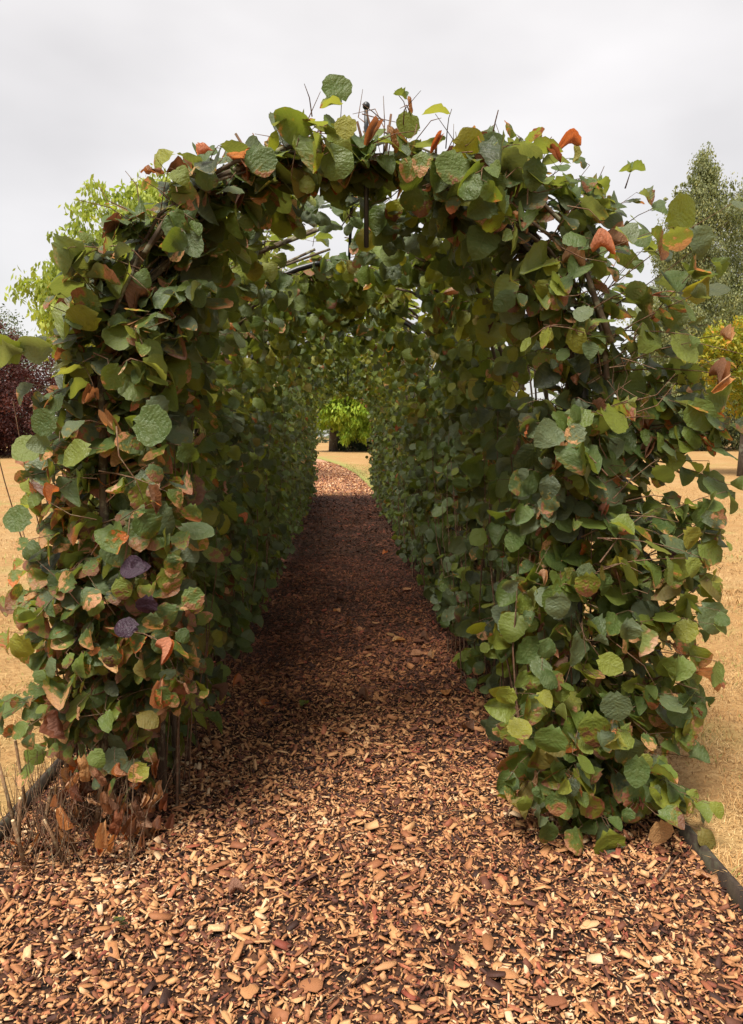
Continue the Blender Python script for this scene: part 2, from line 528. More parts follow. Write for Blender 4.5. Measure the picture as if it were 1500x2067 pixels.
# wood chips -------------------------------------------------------
def chips(n, y0, y1, l0, flat=False, lift=0.012, lmax=0.055):
    y = rng.uniform(y0, y1, n)
    a, b = xl(y), xr(y)
    x = a + (b - a) * rng.uniform(0.005, 0.995, n)
    ln = np.clip(l0 * np.exp(rng.normal(0, 0.45, n)), l0 * 0.4, lmax)
    wd = ln * rng.uniform(0.10, 0.62, n) ** 1.1
    th = np.clip(wd * rng.uniform(0.15, 0.5, n), 0.0012, 0.007)
    rz = rng.uniform(0, 2 * PI, n)
    tl = rng.normal(0, 0.36, n); rl = rng.normal(0, 0.5, n)
    z = path_z(x, y) + rng.uniform(-0.002, lift, n) + 0.3 * np.abs(np.sin(tl)) * ln
    cx_, sx_ = np.cos(rz), np.sin(rz)
    X = np.stack([cx_ * np.cos(tl), sx_ * np.cos(tl), np.sin(tl)], -1)
    Yv = np.stack([-sx_, cx_, np.zeros(n)], -1)
    Z = np.cross(X, Yv)
    Y2 = Yv * np.cos(rl)[:, None] + Z * np.sin(rl)[:, None]
    Z2 = np.cross(X, Y2)
    c = np.stack([x, y, z], -1)
    h = 0.5
    base = [(-h, -h), (h, -h), (h, h), (-h, h)]
    vs = []
    jit = rng.uniform(0.55, 1.15, (n, 4))
    for lev in ((1,) if flat else (0, 1)):
        for k, (p, q) in enumerate(base):
            s = jit[:, k] * (1.0 if lev else 1.05)
            vs.append(c + X * (p * ln * s)[:, None] + Y2 * (q * wd * s)[:, None] + Z2 * (th * (lev - 0.3))[:, None])
    k = len(vs)
    V = np.stack(vs, 1).reshape(-1, 3)
    o = (np.arange(n) * k)[:, None, None]
    f = np.array([[0, 1, 2, 3]]) if flat else np.array([[4, 5, 6, 7], [0, 1, 5, 4], [1, 2, 6, 5], [2, 3, 7, 6], [3, 0, 4, 7]])
    Fc = (o + f[None]).reshape(-1, 4)
    shade_age = smooth(2.7, 5.6, y) * (1 - smooth(17.6, 18.6, y))   # tunnel shade put into the chip colour, along with older damp mulch
    r = np.clip(rng.beta(1.25, 1.0, n) * (1 - (0.54 + 0.16 * smooth(6.0, 9.5, y)) * shade_age) + 0.10 * np.sin(x * 5.1 + 2 * np.sin(y * 2.3)) * np.sin(y * 3.7 + 1.5 * np.sin(x * 2.9)), 0.002, 0.998)
    return V, Fc, np.repeat(r, k)


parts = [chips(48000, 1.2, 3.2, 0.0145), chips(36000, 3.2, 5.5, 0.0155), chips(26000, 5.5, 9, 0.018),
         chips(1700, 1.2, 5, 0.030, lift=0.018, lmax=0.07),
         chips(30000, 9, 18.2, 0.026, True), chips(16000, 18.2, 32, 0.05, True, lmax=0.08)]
off = 0; VV, FF, RR = [], [], []
for v_, f_, r_ in parts:
    VV.append(v_); FF.append(f_ + off); RR.append(r_); off += len(v_)
# thin needles and splinters
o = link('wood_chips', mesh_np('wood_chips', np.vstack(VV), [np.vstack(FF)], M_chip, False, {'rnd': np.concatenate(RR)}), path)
tag(o, kind='stuff')

# 300 largest chips as parts
chip_meshes = []
for k in range(10):
    mb = MB()
    n = 5
    w = random.uniform(0.25, 0.5)
    top = []
    for i in range(n):
        t = i / (n - 1) - 0.5
        ww = w * (0.5 if i in (0, n - 1) else 1) * random.uniform(0.7, 1.15)
        zz = 0.05 * math.sin(t * 3 + k)
        top.append([(t, -ww / 2, zz), (t + random.uniform(-.04, .04), ww / 2, zz + random.uniform(-.02, .03))])
    v = []
    for a, b in top:
        v += [a, b, (a[0], a[1] * 1.05, a[2] - 0.10), (b[0], b[1] * 1.05, b[2] - 0.10)]
    q = []
    for i in range(n - 1):
        a = i * 4; b = a + 4
        q += [(a, b, b + 1, a + 1), (a + 2, b + 2, b, a), (a + 1, b + 1, b + 3, a + 3)]
    q += [(0, 1, 3, 2), (b, b + 2, b + 3, b + 1)]
    mb.add(v, q)
    me = mb.mesh('wood_chip', M_chip)
    chip_meshes.append(me)


def place_chip(x, y, ln, wsc, rz, light=None):
    o = link('wood_chip', random.choice(chip_meshes), path)
    o.location = (x, y, float(path_z(x, y)) + 0.016 + random.uniform(0, 0.006))
    o.rotation_euler = (random.uniform(-.25, .25), random.uniform(-.18, .18), rz)
    o.scale = (ln, ln * wsc, ln * 0.7)
    o.color = (random.uniform(.35, .97), 0, 0, 1)
    return o


for px, py, ln, ws, rz in [(440, 1755, .085, .75, .5), (628, 1998, .062, 1.5, -.1), (985, 1920, .085, .9, 1.35), (780, 1965, .07, .9, .6), (1025, 1985, .06, 1.3, -.2),
                           (1035, 1835, .07, 1.0, -.3), (700, 1780, .06, .8, .9), (1120, 2040, .06, 1.6, .1), (505, 2010, .05, 1.8, .8), (1190, 1880, .06, .9, .2)]:
    g = P(px, py, 1.0); t = CAM_H / (CAM_H - g[2]); q = np.array([0, 0, CAM_H]) + (g - np.array([0, 0, CAM_H])) * t
    place_chip(q[0], q[1], ln, ws, rz)
for i in range(290):
    y = 1.75 + 2.6 * random.random() ** 1.4
    place_chip(random.uniform(-1.15, 1.15), y, random.uniform(0.026, 0.052), random.uniform(0.45, 1.15), random.uniform(0, 2 * PI))

# dry grass --------------------------------------------------------
def blades(n, y0, y1, xa, xb, h, w, side, power=1.0):
    y = y0 + (y1 - y0) * rng.random(n) ** power
    e = xr(y) if side > 0 else -xl(y)
    x = e + xa + (xb - xa) * rng.random(n) ** 1.2 * (0.35 + 0.65 * (y - y0) / (y1 - y0))
    x = x * side
    z = rise(y) + LAWN_H + und(x, y) - 0.004
    ang = rng.uniform(0, 2 * PI, n)
    tilt = rng.uniform(0.5, 1.5, n)
    hh = h * rng.uniform(0.4, 1.5, n) * (0.8 + 0.5 * np.sin(x * 9 + np.sin(y * 7)) * np.sin(y * 8.0))
    d = np.stack([np.cos(ang) * np.sin(tilt), np.sin(ang) * np.sin(tilt), np.cos(tilt) + 0.1], -1)
    d2 = d + np.stack([rng.normal(0, .5, n), rng.normal(0, .5, n), -rng.uniform(0.1, 0.8, n)], -1)
    s = np.stack([-np.sin(ang), np.cos(ang), rng.normal(0, .3, n)], -1) * (w * rng.uniform(.6, 1.4, n))[:, None]
    b = np.stack([x, y, z], -1)
    m_ = b + d * (hh * 0.5)[:, None]
    t = m_ + d2 * (hh * 0.5)[:, None]
    t[:, 2] = np.maximum(t[:, 2], z + 0.003)
    V = np.stack([b - s, b + s, m_ + s * .8, m_ - s * .8, t], 1).reshape(-1, 3)
    o = (np.arange(n) * 5)[:, None]
    q = o + np.array([[0, 1, 2, 3]]); tr = o + np.array([[3, 2, 4]])
    gp = 0.5 + 0.5 * np.sin(x * 1.3 + 1.0) * np.sin(y * 0.9)
    pn = 0.5 + 0.25 * (np.sin(x * 7.3 + 3 * np.sin(y * 4.1)) + np.sin(y * 6.1 + 2 * np.sin(x * 3.7)))
    r = np.clip(rng.random(n) * 0.6 + 0.30 * pn - 0.02, 0, .86)
    gm = rng.random(n) < (0.03 + 0.16 * (gp > 0.8))
    r[gm] = rng.uniform(0.9, 1, gm.sum())
    return V, q, tr, np.repeat(r, 5)


VV, QQ, TT, RR = [], [], [], []; off = 0
for args in [(60000, 1.6, 7, 0.0, 3.0, 0.05, 0.0013, 1), (34000, 2.2, 7, 0.0, 3.2, 0.05, 0.0014, -1),
             (30000, 6, 20, 0.0, 9, 0.06, 0.003, 1), (24000, 6, 22, 0.0, 11, 0.06, 0.003, -1), (5000, 18.3, 30, 0, 1.2, 0.06, 0.004, 1)]:
    v_, q_, t_, r_ = blades(*args)
    if args[1] == 18.3: r_ = np.where(np.repeat(rng.random(args[0]), 5) < 0.6, 0.9 + r_ * 0.1, r_)
    VV.append(v_); QQ.append(q_ + off); TT.append(t_ + off); RR.append(r_); off += len(v_)
o = link('dry_grass', mesh_np('dry_grass', np.vstack(VV), [np.vstack(QQ), np.vstack(TT)], M_blade, False, {'rnd': np.concatenate(RR)}))
tag(o, 'straw coloured dry grass blades matted over the lawn', 'grass', kind='stuff')

# timber edging -----------------------------------------------------
for side, lab in ((1, 'dark timber edging board between the path and the lawn on the right'), (-1, 'dark timber edging board between the path and the lawn on the left')):
    e = tag(empty('edging', (side * 1.27, 0, 0)), lab, 'edging')
    y = -1.3
    for k in range(8):
        mb = MB()
        ln = 2.4
        n = 7
        hb = .068 if side > 0 else .050
        prof = [(-.010, -.06), (.010, -.06), (.010, hb), (-.010, hb)]
        rows = []
        jx, jz = random.uniform(-.004, .004), random.uniform(-.004, .004)
        for i in range(n):
            t = i / (n - 1)
            wob = 0.006 * math.sin(t * 5 + k * 2)
            for (a, b) in prof:
                rows.append((side * 1.27 + a + wob + jx, y + 0.003 + t * (ln - 0.006), b + jz + 0.004 * math.sin(t * 9 + k)))
        q = []
        for i in range(n - 1):
            for j in range(4):
                q.append((i * 4 + j, i * 4 + (j + 1) % 4, i * 4 + 4 + (j + 1) % 4, i * 4 + 4 + j))
        q += [(3, 2, 1, 0), (n * 4 - 4, n * 4 - 3, n * 4 - 2, n * 4 - 1)]
        mb.add(rows, q)
        mb.build('board', M_board, e)
        mp_ = MB()
        mp_.box((side * (1.27 - 0.030), y + 0.6, 0.005), (0.034, 0.036, 0.12))
        mp_.build('peg', M_board, e)
        y += ln

# ------------------------------------------------------------------ metal arch frame
CX, RH, LEG = 0.05, 0.87, 1.6


def hoop(s, side):
    if s < LEG:
        return np.array([CX + side * RH, s]), np.array([side, 0.0]), np.array([0.0, 1.0])
    a = (s - LEG) / RH
    return (np.array([CX + side * RH * math.cos(a), LEG + RH * math.sin(a)]),
            np.array([side * math.cos(a), math.sin(a)]), np.array([-side * math.sin(a), math.cos(a)]))


SMAX = LEG + RH * PI / 2
Y0, Y1 = 2.78, 17.7
HY = [Y0 + 0.02 + i * 1.49 for i in range(11)]
frame = tag(empty('arch_frame', (CX, Y0, 0)), 'black metal frame of hoops and rails carrying the hazel tunnel', 'garden arch')
hoop_pts = []
for i in range(61):
    s = i / 60 * 2 * SMAX
    p = hoop(s, -1)[0] if s <= SMAX else hoop(2 * SMAX - s, 1)[0]
    hoop_pts.append(p)
hoop_me = None
for i, y in enumerate(HY):
    if hoop_me is None:
        mb = MB()
        mb.tube([(p[0], 0, p[1] - (0.1 if p[1] == 0 else 0)) for p in hoop_pts], 0.016, 8)
        hoop_me = mb.mesh('hoop', M_metal, True)
        mb = MB()
        mb.tube([(CX + 0.045, 0, z) for z in (2.18, 2.44, 2.60, 2.66)], [0.009, 0.009, 0.008, 0.007], 8)
        rod_me = mb.mesh('post', M_metal, True)
        mb = MB()
        th = np.linspace(0, PI, 8)
        mb.tube([(CX + 0.045, 0, 2.672 - 0.014 * math.cos(t)) for t in th], [max(0.0015, 0.014 * math.sin(t)) for t in th], 10)
        knob_me = mb.mesh('finial', M_metal, True)
    h = link('hoop', hoop_me, frame); h.location = (0, y, 0)
    if i in (0, 5, 10):
        r_ = link('post', rod_me, frame); r_.location = (0, y, 0)
        k_ = bpy.data.objects.new('finial', knob_me); COL.objects.link(k_); k_.parent = r_
for s, side in ((0.7, -1), (0.7, 1), (1.6, -1), (1.6, 1), (2.25, -1), (2.25, 1), (SMAX, 1)):
    p, n, t = hoop(s, side)
    mb = MB(); mb.tube([(p[0] + n[0] * 0.026, HY[0], p[1] + n[1] * 0.026), (p[0] + n[0] * 0.026, HY[-1], p[1] + n[1] * 0.026)], 0.008, 6)
    mb.build('rail', M_metal, frame, True)


# ------------------------------------------------------------------ leaves
def leaf_geo(rows, cols, cup, bend, pleat, crum, seed, cordate=True, pointy=0.0):
    rs = np.random.default_rng(seed)
    yk = [0, .08, .22, .40, .58, .74, .87, .95, 1.0]
    wk = [.10, .33, .455, .50, .475, .40, .27, .13, 0.0]
    yv = (lambda q: 0.5 - 0.5 * np.cos(PI * q))(np.linspace(0, 1, rows)) * .55 + np.linspace(0, 1, rows) * .45
    yv[0] = 0; yv[-1] = 1
    V, UV = [], []
    asym = rs.uniform(-.05, .05)
    ph = rs.uniform(0, 6, 6)
    wf = rs.uniform(.84, 1.08)
    for i, y in enumerate(yv):
        w = np.interp(y, yk, wk) * (1 - pointy * y * 0.35)
        for j in range(cols):
            u = -1 + 2 * j / (cols - 1)
            x = u * w * 1.9 * (1 + asym * np.sign(u)) * wf
            yy_ = y
            if abs(u) == 1 and 0 < i < rows - 1:
                x *= 1 + rs.uniform(-.07, .07) + 0.03 * (-1) ** i
                yy_ += rs.uniform(-.02, .02)
            if cordate and i == 0: yy_ = -0.10 * abs(u)
            z = cup * abs(x) ** 1.3 * 1.2 + pleat * (-1) ** i * (0.3 + abs(u)) * (0 < i < rows - 1)
            z += crum * (math.sin(x * 7 + ph[0]) * math.cos(y * 6 + ph[1]) + 0.6 * math.sin(x * 13 + y * 9 + ph[2]))
            # bend along length
            b = bend
            zz = z - b * yy_ * yy_ * 0.5
            y3 = yy_ * (1 - 0.12 * abs(b) * yy_)
            if crum > 0.10:
                c = math.cos(x * 2.2 * crum / 0.1); x2 = math.sin(x * 2.4) / 2.4 * (0.75 - crum)
                zz += (1 - c) * 0.2
                x = x2
            V.append((x * 0.52, y3, zz * 0.6))
            UV.append((0.5 + u * w, y))
    Q = []
    for i in range(rows - 1):
        for j in range(cols - 1):
            a = i * cols + j
            Q.append((a, a + 1, a + cols + 1, a + cols))
    V = np.array(V)
    # collapse the tip row into triangles
    T = []
    keep = []
    tip = (rows - 1) * cols + cols // 2
    for q in Q:
        if q[2] >= (rows - 1) * cols: T.append((q[0], q[1], tip))
        else: keep.append(q)
    used = (rows - 1) * cols
    V = np.vstack([V[:used], V[tip]]); UV = np.array(UV); UV = np.vstack([UV[:used], UV[tip]])
    T = [(a, b, used) for a, b, c in T]
    return V, np.array(keep), np.array(T), UV


SHAPES = []     # (hi, mid, low)
for k in range(12):
    if k < 9:
        cup = [0.10, 0.40, -0.2, 0.7, 0.05, 0.25, -0.4, 0.3, 0.95][k]
        bend = [0.25, 0.6, 1.3, 0.35, -0.4, 0.45, 0.7, 1.5, 0.9][k]
        crum = [0.02, 0.04, 0.05, 0.055, 0.035, 0.065, 0.045, 0.06, 0.08][k]
    else:
        cup, bend, crum = [(0.7, 0.8, 0.14), (-0.5, 1.0, 0.18), (0.9, -0.3, 0.16)][k - 9]
    pt = (k % 3) * 0.3
    SHAPES.append([leaf_geo(12 if k < 9 else 9, 3 if k < 9 else 5, cup, bend, 0.006, crum, k, True, pt), leaf_geo(6, 3, cup, bend, 0.004, crum, k, True, pt), leaf_geo(4, 3, cup, bend, 0.0, crum, k, False, pt)])

CONDS = [0.05, 0.33, 0.45, 1.0, 2.0]
LEAF_ME = {}


def leaf_mesh(shape, ci):
    key = (shape, ci)
    if key not in LEAF_ME:
        v, q, t, uv = SHAPES[shape][0]
        LEAF_ME[key] = mesh_np('leaf', v, [q, t], M_leaf, True, {'rnd': np.zeros(len(v)), 'cond': np.full(len(v), CONDS[ci])}, uv)
    return LEAF_ME[key]


def frames(d, n):
    Y = nz(d)
    Z = nz(n - (n * Y).sum(-1, keepdims=True) * Y)
    X = np.cross(Y, Z)
    return X, Y, Z


def merged_leaves(name, pos, d, n, size, cond, shape, lod, parent, rnd):
    X, Y, Z = frames(d, n)
    VV, QQ, TT, RR, CC, UU = [], [], [], [], [], []; off = 0
    for k in range(len(SHAPES)):
        for l in range(3):
            m_ = np.where((shape == k) & (lod == l))[0]
            if not len(m_): continue
            v, q, t, uv = SHAPES[k][l]
            W = pos[m_][:, None, :] + size[m_][:, None, None] * (v[None, :, 0:1] * X[m_][:, None, :] + v[None, :, 1:2] * Y[m_][:, None, :] + v[None, :, 2:3] * Z[m_][:, None, :])
            VV.append(W.reshape(-1, 3))
            o_ = (np.arange(len(m_)) * len(v))[:, None, None] + off
            QQ.append((o_ + q[None]).reshape(-1, 4)); TT.append((o_ + t[None]).reshape(-1, 3))
            RR.append(np.repeat(rnd[m_], len(v))); CC.append(np.repeat(cond[m_], len(v)))
            UU.append(np.tile(uv, (len(m_), 1)))
            off += len(m_) * len(v)
    me = mesh_np(name, np.vstack(VV), [np.vstack(QQ), np.vstack(TT)], M_leaf, True, {'rnd': np.concatenate(RR), 'cond': np.concatenate(CC)}, np.vstack(UU))
    return link(name, me, parent)


def leaf_obj(pos, d, n, size, ci, shape, parent, name='leaf', wide=1.0, tone=None):
    X, Y, Z = frames(np.asarray(d, float), np.asarray(n, float))
    o = bpy.data.objects.new(name, leaf_mesh(int(shape), int(ci)))
    o.color = (random.random() if tone is None else tone, 0, 0, 1)
    COL.objects.link(o)
    M = Matrix(((X[0] * size * wide, Y[0] * size, Z[0] * size, pos[0]), (X[1] * size * wide, Y[1] * size, Z[1] * size, pos[1]), (X[2] * size * wide, Y[2] * size, Z[2] * size, pos[2]), (0, 0, 0, 1)))
    if parent is not None:
        o.parent = parent
        pl = parent.location
        M = Matrix.Translation((-pl.x, -pl.y, -pl.z)) @ M
    o.matrix_local = M
    return o


# profile of the foliage: offsets from the hoop, along its length s
def outer(s, side):
    if side < 0: return np.interp(s, [0, .3, 1.2, 1.7, 2.3, 2.7, SMAX], [.26, .30, .27, .18, .13, .07, .02])
    return np.interp(s, [0, .3, 1.0, 1.6, 1.95, 2.3, 2.6, SMAX], [.30, .38, .44, .48, .52, .30, .05, -.02])


def inner(s, side):
    return np.interp(s, [0, .5, 1.2, 1.7, 2.1, 2.5, SMAX], [-.22, -.27, -.28, -.26, -.19, -.10, -.05])


leaves = []    # pos(3) d(3) n(3) size cond shape plant


TONE = 0.5


def add_leaf(pos, d, n, size, cond, shape, plant):
    leaves.append((*pos, *d, *n, size, cond, shape, plant, min(.995, max(.005, TONE + random.gauss(0, .10)))))


def pick_cond(pb, pd):
    r = random.random()
    if r < pd: return 1.0
    if r < pd + pb: return random.choice([0.33, 0.45])
    return 0.05


UP = np.array([0, 0, 1.0])
plants = []
SP = 0.56
NPL = int((Y1 - Y0) / SP) + 1
ORD = ['first', 'second', 'third', 'fourth', 'fifth', 'sixth', 'seventh', 'eighth', 'ninth', 'tenth', 'eleventh', 'twelfth', 'thirteenth', 'fourteenth', 'fifteenth', 'sixteenth', 'seventeenth',
       'eighteenth', 'nineteenth', 'twentieth', 'twenty-first', 'twenty-second', 'twenty-third', 'twenty-fourth', 'twenty-fifth', 'twenty-sixth', 'twenty-seventh', 'twenty-eighth', 'twenty-ninth', 'thirtieth']


def twig_at(mb, side, s0, o0, y0, s1, o1, y1, thick, nleaf, front, pid, pb, pd, lsz, out_sign, k=4):
    s0c, s1c = min(max(s0, 0.02), SMAX + 0.1), min(max(s1, 0.05), SMAX + 0.25)
    a, na, _ = hoop(min(s0c, SMAX), side); b, nb, tb = hoop(s1c, side)
    p0 = np.array([a[0] + na[0] * o0, y0, a[1] + na[1] * o0])
    p3 = np.array([b[0] + nb[0] * o1, y1, b[1] + nb[1] * o1])
    p3[2] = max(p3[2], 0.05)
    mid = (p0 + p3) / 2 + np.array([random.uniform(-.04, .04), random.uniform(-.04, .04), random.uniform(0.0, .09)])
    ts = np.linspace(0, 1, 5)[:, None]
    pts = (1 - ts) ** 2 * p0 + 2 * ts * (1 - ts) * mid + ts ** 2 * p3
    mb.tube(pts, np.linspace(thick, thick * 0.35, 5), k, random.random(), cap=False)
    tw = nz(p3 - p0)
    global TONE
    mu = .36 if out_sign < 0 else .40
    if side > 0 and y0 < 3.6 and s1 < 1.1: mu = .58
    elif side < 0 and y0 < 3.6 and s1 < 1.5: mu = .50
    elif s1 > 1.7 and out_sign < 0: mu = .60  # inner roof leaves toned yellower, backlit brightness put into their colour
    elif y0 < 3.6 and s1 > 1.3: mu = .38
    TONE = random.gauss(mu, .21)
    outv = np.array([nb[0] * out_sign, 0, nb[1] * out_sign])
    if front > 0: outv = nz(outv * (1 - front * 0.75) + np.array([0, -1.0, 0]) * front)
    tt = np.linspace(0.22, 1.0, nleaf)
    sd_ = 1
    for t in tt:
        q = (1 - t) ** 2 * p0 + 2 * t * (1 - t) * mid + t ** 2 * p3
        sd_ = -sd_
        lat = nz(np.cross(tw, UP)) * sd_
        rv = np.array([random.gauss(0, 1), random.gauss(0, 1), random.gauss(0, 1)])
        if out_sign > 0:
            nrm = 0.75 * outv + 0.50 * UP + 0.33 * rv
            d = 0.35 * outv + 0.25 * tw + 0.45 * lat - 0.55 * UP + 0.30 * rv[::-1]
        else:
            nrm = 0.40 * outv + 0.35 * UP - np.array([0, 0.45, 0]) + 0.42 * rv
            d = 0.15 * outv + 0.25 * tw + 0.35 * lat - 0.70 * UP + 0.28 * rv[::-1]
        d = nz(d)
        pe = random.uniform(0.008, 0.028)
        base = q + nz(lat * 0.6 + d * 0.6 + 0.1 * UP) * pe
        if y0 < 4.6: mb.tube([q, base], 0.0011, 3, random.random(), cap=False)
        c = pick_cond(pb, pd)
        if c == 0.33 and side < 0 and y0 < 3.6 and s1 < 1.5 and random.random() < .6: c = 0.45
        sz = lsz * random.uniform(0.52, 1.24) * (0.75 if t > 0.97 else 1)
        shp = random.randint(9, 11) if c >= 1 else random.randint(0, 8)
        if c >= 1: sz *= 0.85
        if base[2] < 0.06: continue
        add_leaf(base, d, nrm, sz, c, shp, pid)


def stem_path(side, x_off, y0, s_end, off_end, wob, y_end):
    pts = []
    n = 9 if s_end > 1.5 else 6
    ph = random.uniform(0, 6)
    for i in range(n):
        t = i / (n - 1)
        s = s_end * t
        c, nn, _ = hoop(s, side)
        o_ = x_off * (1 - t) + off_end * t
        w = wob * math.sin(t * 7 + ph)
        pts.append((c[0] + nn[0] * (o_ + w), y0 + (y_end - y0) * t + wob * math.cos(t * 6 + ph), c[1] + nn[1] * (o_ + w) - (0.03 if i == 0 else 0)))
    return pts


pid = 0
for side in (-1, 1):
    for i in range(NPL):
        y = Y0 + 0.06 + i * SP + random.uniform(-.05, .05)
        bx = CX + side * (RH + 0.03)
        root = empty('hazel_bush', (bx, y, 0.0))
        sname = 'left' if side < 0 else 'right'
        if i == 0:
            lab = ('front left hazel with bare thin stems and orange dead leaves at its foot' if side < 0
                   else 'front right hazel at the entrance, leafy down to the ground')
        else:
            lab = '%s hazel from the entrance in the %s tunnel wall' % (ORD[i], sname)
        tag(root, lab, 'hazel', 'hazels trained over the arch tunnel')
        # ---- main stems
        nst = (7 if i == 0 else 5 if i < 8 else 4)
        for k in range(nst):
            main = k < 2
            s_end = SMAX - random.uniform(0.0, .35) if main else random.uniform(1.3, 2.6)
            r0 = (0.023 if (i == 0 and k == 0) else random.uniform(.012, .020) if main else random.uniform(.006, .013))
            xo = random.uniform(-.10, .10) if not (i == 0 and k == 0) else -0.01
            if side < 0 and i == 0: xo = random.uniform(-.18, .14)
            yo = y + random.uniform(0.0, .28)
            if i == 0 and k == 0 and side < 0: yo = y - .07
            pts = stem_path(side, xo, yo, s_end, random.uniform(-.02, .07), 0.018, yo + random.uniform(-.12, .12))
            mb = MB(); mb.tube(pts, np.linspace(r0, r0 * 0.45, len(pts)), 7 if i < 4 else 5, random.random())
            mb.build('stem', M_bark, root, True)
        # ---- thin upright shoots (seen bare near the ground)
        mb = MB()
        nsh = (32 if side < 0 else 10) if i == 0 else 8 if i < 10 else 5
        for k in range(nsh):
            yo = y + (random.uniform(-.27, .27) if i else random.uniform(.0, .30))
            xo = random.uniform(-.22, .16)
            if i == 0 and side < 0: xo = random.uniform(-.24, .28)
            pts = stem_path(side, xo * 0.8, yo, random.uniform(.7, 1.7), (max(xo, -.12) * 1.5 if i == 0 and side < 0 else xo * 1.2), 0.02, yo + random.uniform(-.22, .2))
            mb.tube(pts, np.linspace(random.uniform(.003, .008), .0018, len(pts)), 4, random.random(), cap=False)
        # ---- leafy twigs
        if i == 0:
            nt_front, nt_body = (300, 120) if side > 0 else (370, 120)
        elif i == 1: nt_front, nt_body = 75, 120
        else: nt_front, nt_body = 0, (150 if i < 8 else 120)
        far = i >= 9
        for k in range(nt_front + nt_body):
            isf = k < nt_front
            lo = 0.30 if i < 1 else 0.13
            if i == 0 and side < 0: lo = 0.45
            if i == 0 and side > 0: lo = 0.10
            s0 = random.uniform(lo, SMAX + 0.02)
            lowl = i == 0 and side < 0 and k < 115
            if lowl: s0 = random.uniform(0.30, 1.0)
            lowr = i == 0 and side > 0 and k < 70
            if lowr: s0 = random.uniform(0.02, 0.45)
            oo, ii_ = outer(s0, side), inner(s0, side)
            top = s0 > 2.0
            if isf:
                o1 = random.uniform(ii_, oo)
                if random.random() < .30: o1 = oo * random.uniform(.85, 1.08)
                if lowl: o1 = random.uniform(-.30, .42)
                o0 = o1 * random.uniform(.1, .5)
                yt = y - random.uniform(.02, .33) * (0.7 if top else 1)
                if lowr: yt = y - random.uniform(.12, .42); o1 = random.uniform(-.34, .40)
                if i == 1: yt = y - random.uniform(.1, .5)
                fr = random.uniform(.45, 1.0)
                sg = 1
                y_root = y + random.uniform(-.05, .22)
            else:
                sg = 1 if random.random() < (.45 if i < 3 else .33) else -1
                if s0 > 1.9 and i > 1: sg = 1 if random.random() < 0.6 else -1
                o1 = oo * random.uniform(.35, 1.0) if sg > 0 else ii_ * random.uniform(.25, 1.0)
                o0 = random.uniform(-.04, .06)
                y_root = y + random.uniform(-.28, .28)
                yt = y_root + random.uniform(-.22, .22)
                fr = 0.0
            if s0 > 2.62 and random.random() < (.7 if i < 2 else .5 if i < 3 else .15) and not isf: continue
            if not isf and s0 > 1.9 and random.random() < .08: continue
            if isf and s0 > 2.3 and random.random() < (.50 if s0 > 2.7 else .25): continue
            if i == 0 and 2.55 < s0 < 2.9 and side > 0 and isf and o1 < 0.03 and random.random() < .7: continue
            pb, pd = (.36, .035) if i == 0 else (.10, .012) if i < 4 else (.05, .01)
            if i == 0 and side < 0 and s0 < 1.5: pb, pd = .66, .07
            if i == 0 and s0 > 2.4: pb, pd = .36, .09
            s1 = s0 + random.uniform(-.10, .22)
            lsz = 0.106 if i < 2 else 0.098
            nl = random.randint(4, 7) if not far else random.randint(4, 6)
            if s0 < 0.9 and side < 0 and i == 0: nl = random.randint(3, 5)
            twig_at(mb, side, s0, o0, y_root, s1, o1, yt, random.uniform(.0018, .0036), nl, fr, pid, pb, pd, lsz, sg, 4 if i < 5 else 3)
        tw = mb.build('twigs', M_twig, root, i < 3)
        tag(tw, kind='stuff')
        plants.append(root)
        pid += 1

LEFT0, RIGHT0 = plants[0], plants[NPL]

# stray shoots standing out of the silhouette: (plant, base px, tip px, depth, leaves [(px, py, tip dx, tip dy, size px, cond, face)])
def shoot(root, p, yb, yt, r=0.0022):
    a = [P(x, y_, yb + (yt - yb) * k / (len(p) - 1)) for k, (x, y_) in enumerate(p)]
    mb = MB(); mb.tube(a, np.linspace(r, r * .5, len(a)), 5)
    mb.build('shoot', M_twig, root, True)


def hero(root, px, py, ang, size_px, ci, shape, y=2.58, face=(0, -1, .25), wide=1.0, lab=None):
    """leaf whose base is at the pixel; ang = direction of the tip in the picture, degrees, 0 right, 90 up"""
    pos = P(px, py, y)
    d = np.array([math.cos(R(ang)), random.uniform(-.15, .15), math.sin(R(ang))])
    o = leaf_obj(pos, d, np.array(face, float) + rng.normal(0, .12, 3), size_px * 0.94 / 1500 * y, ci, shape, root, wide=wide, tone=min(.97, max(.1, random.gauss(.62, .2))))
    if lab: o['label'] = lab


shoot(LEFT0, [(655, 330), (675, 280), (688, 235), (690, 200)], 2.68, 2.6)
hero(LEFT0, 690, 202, 115, 58, 0, 0, 2.6, wide=1.15)
hero(LEFT0, 688, 212, 185, 46, 1, 3, 2.6, (0, -.4, 1))
shoot(LEFT0, [(640, 350), (638, 290), (622, 255)], 2.68, 2.55)
hero(LEFT0, 626, 256, 168, 84, 1, 1, 2.56, (.1, -.75, -.6))
hero(LEFT0, 560, 268, -95, 46, 0, 2, 2.6, (.8, -.6, 0))
shoot(LEFT0, [(590, 360), (575, 300), (562, 262)], 2.68, 2.6, .0016)
hero(LEFT0, 520, 296, -75, 66, 1, 0, 2.55)
hero(LEFT0, 600, 276, -60, 58, 0, 5, 2.55, (.1, -1, .5))
hero(LEFT0, 700, 236, -95, 46, 0, 0, 2.55)
hero(LEFT0, 348, 312, -150, 60, 1, 7, 2.62, (0, -.8, .6))
hero(LEFT0, 400, 340, -40, 52, 1, 6, 2.6)
hero(RIGHT0, 740, 290, 60, 66, 3, 9, 2.58)
hero(RIGHT0, 822, 228, -85, 50, 0, 0, 2.58, wide=1.1)
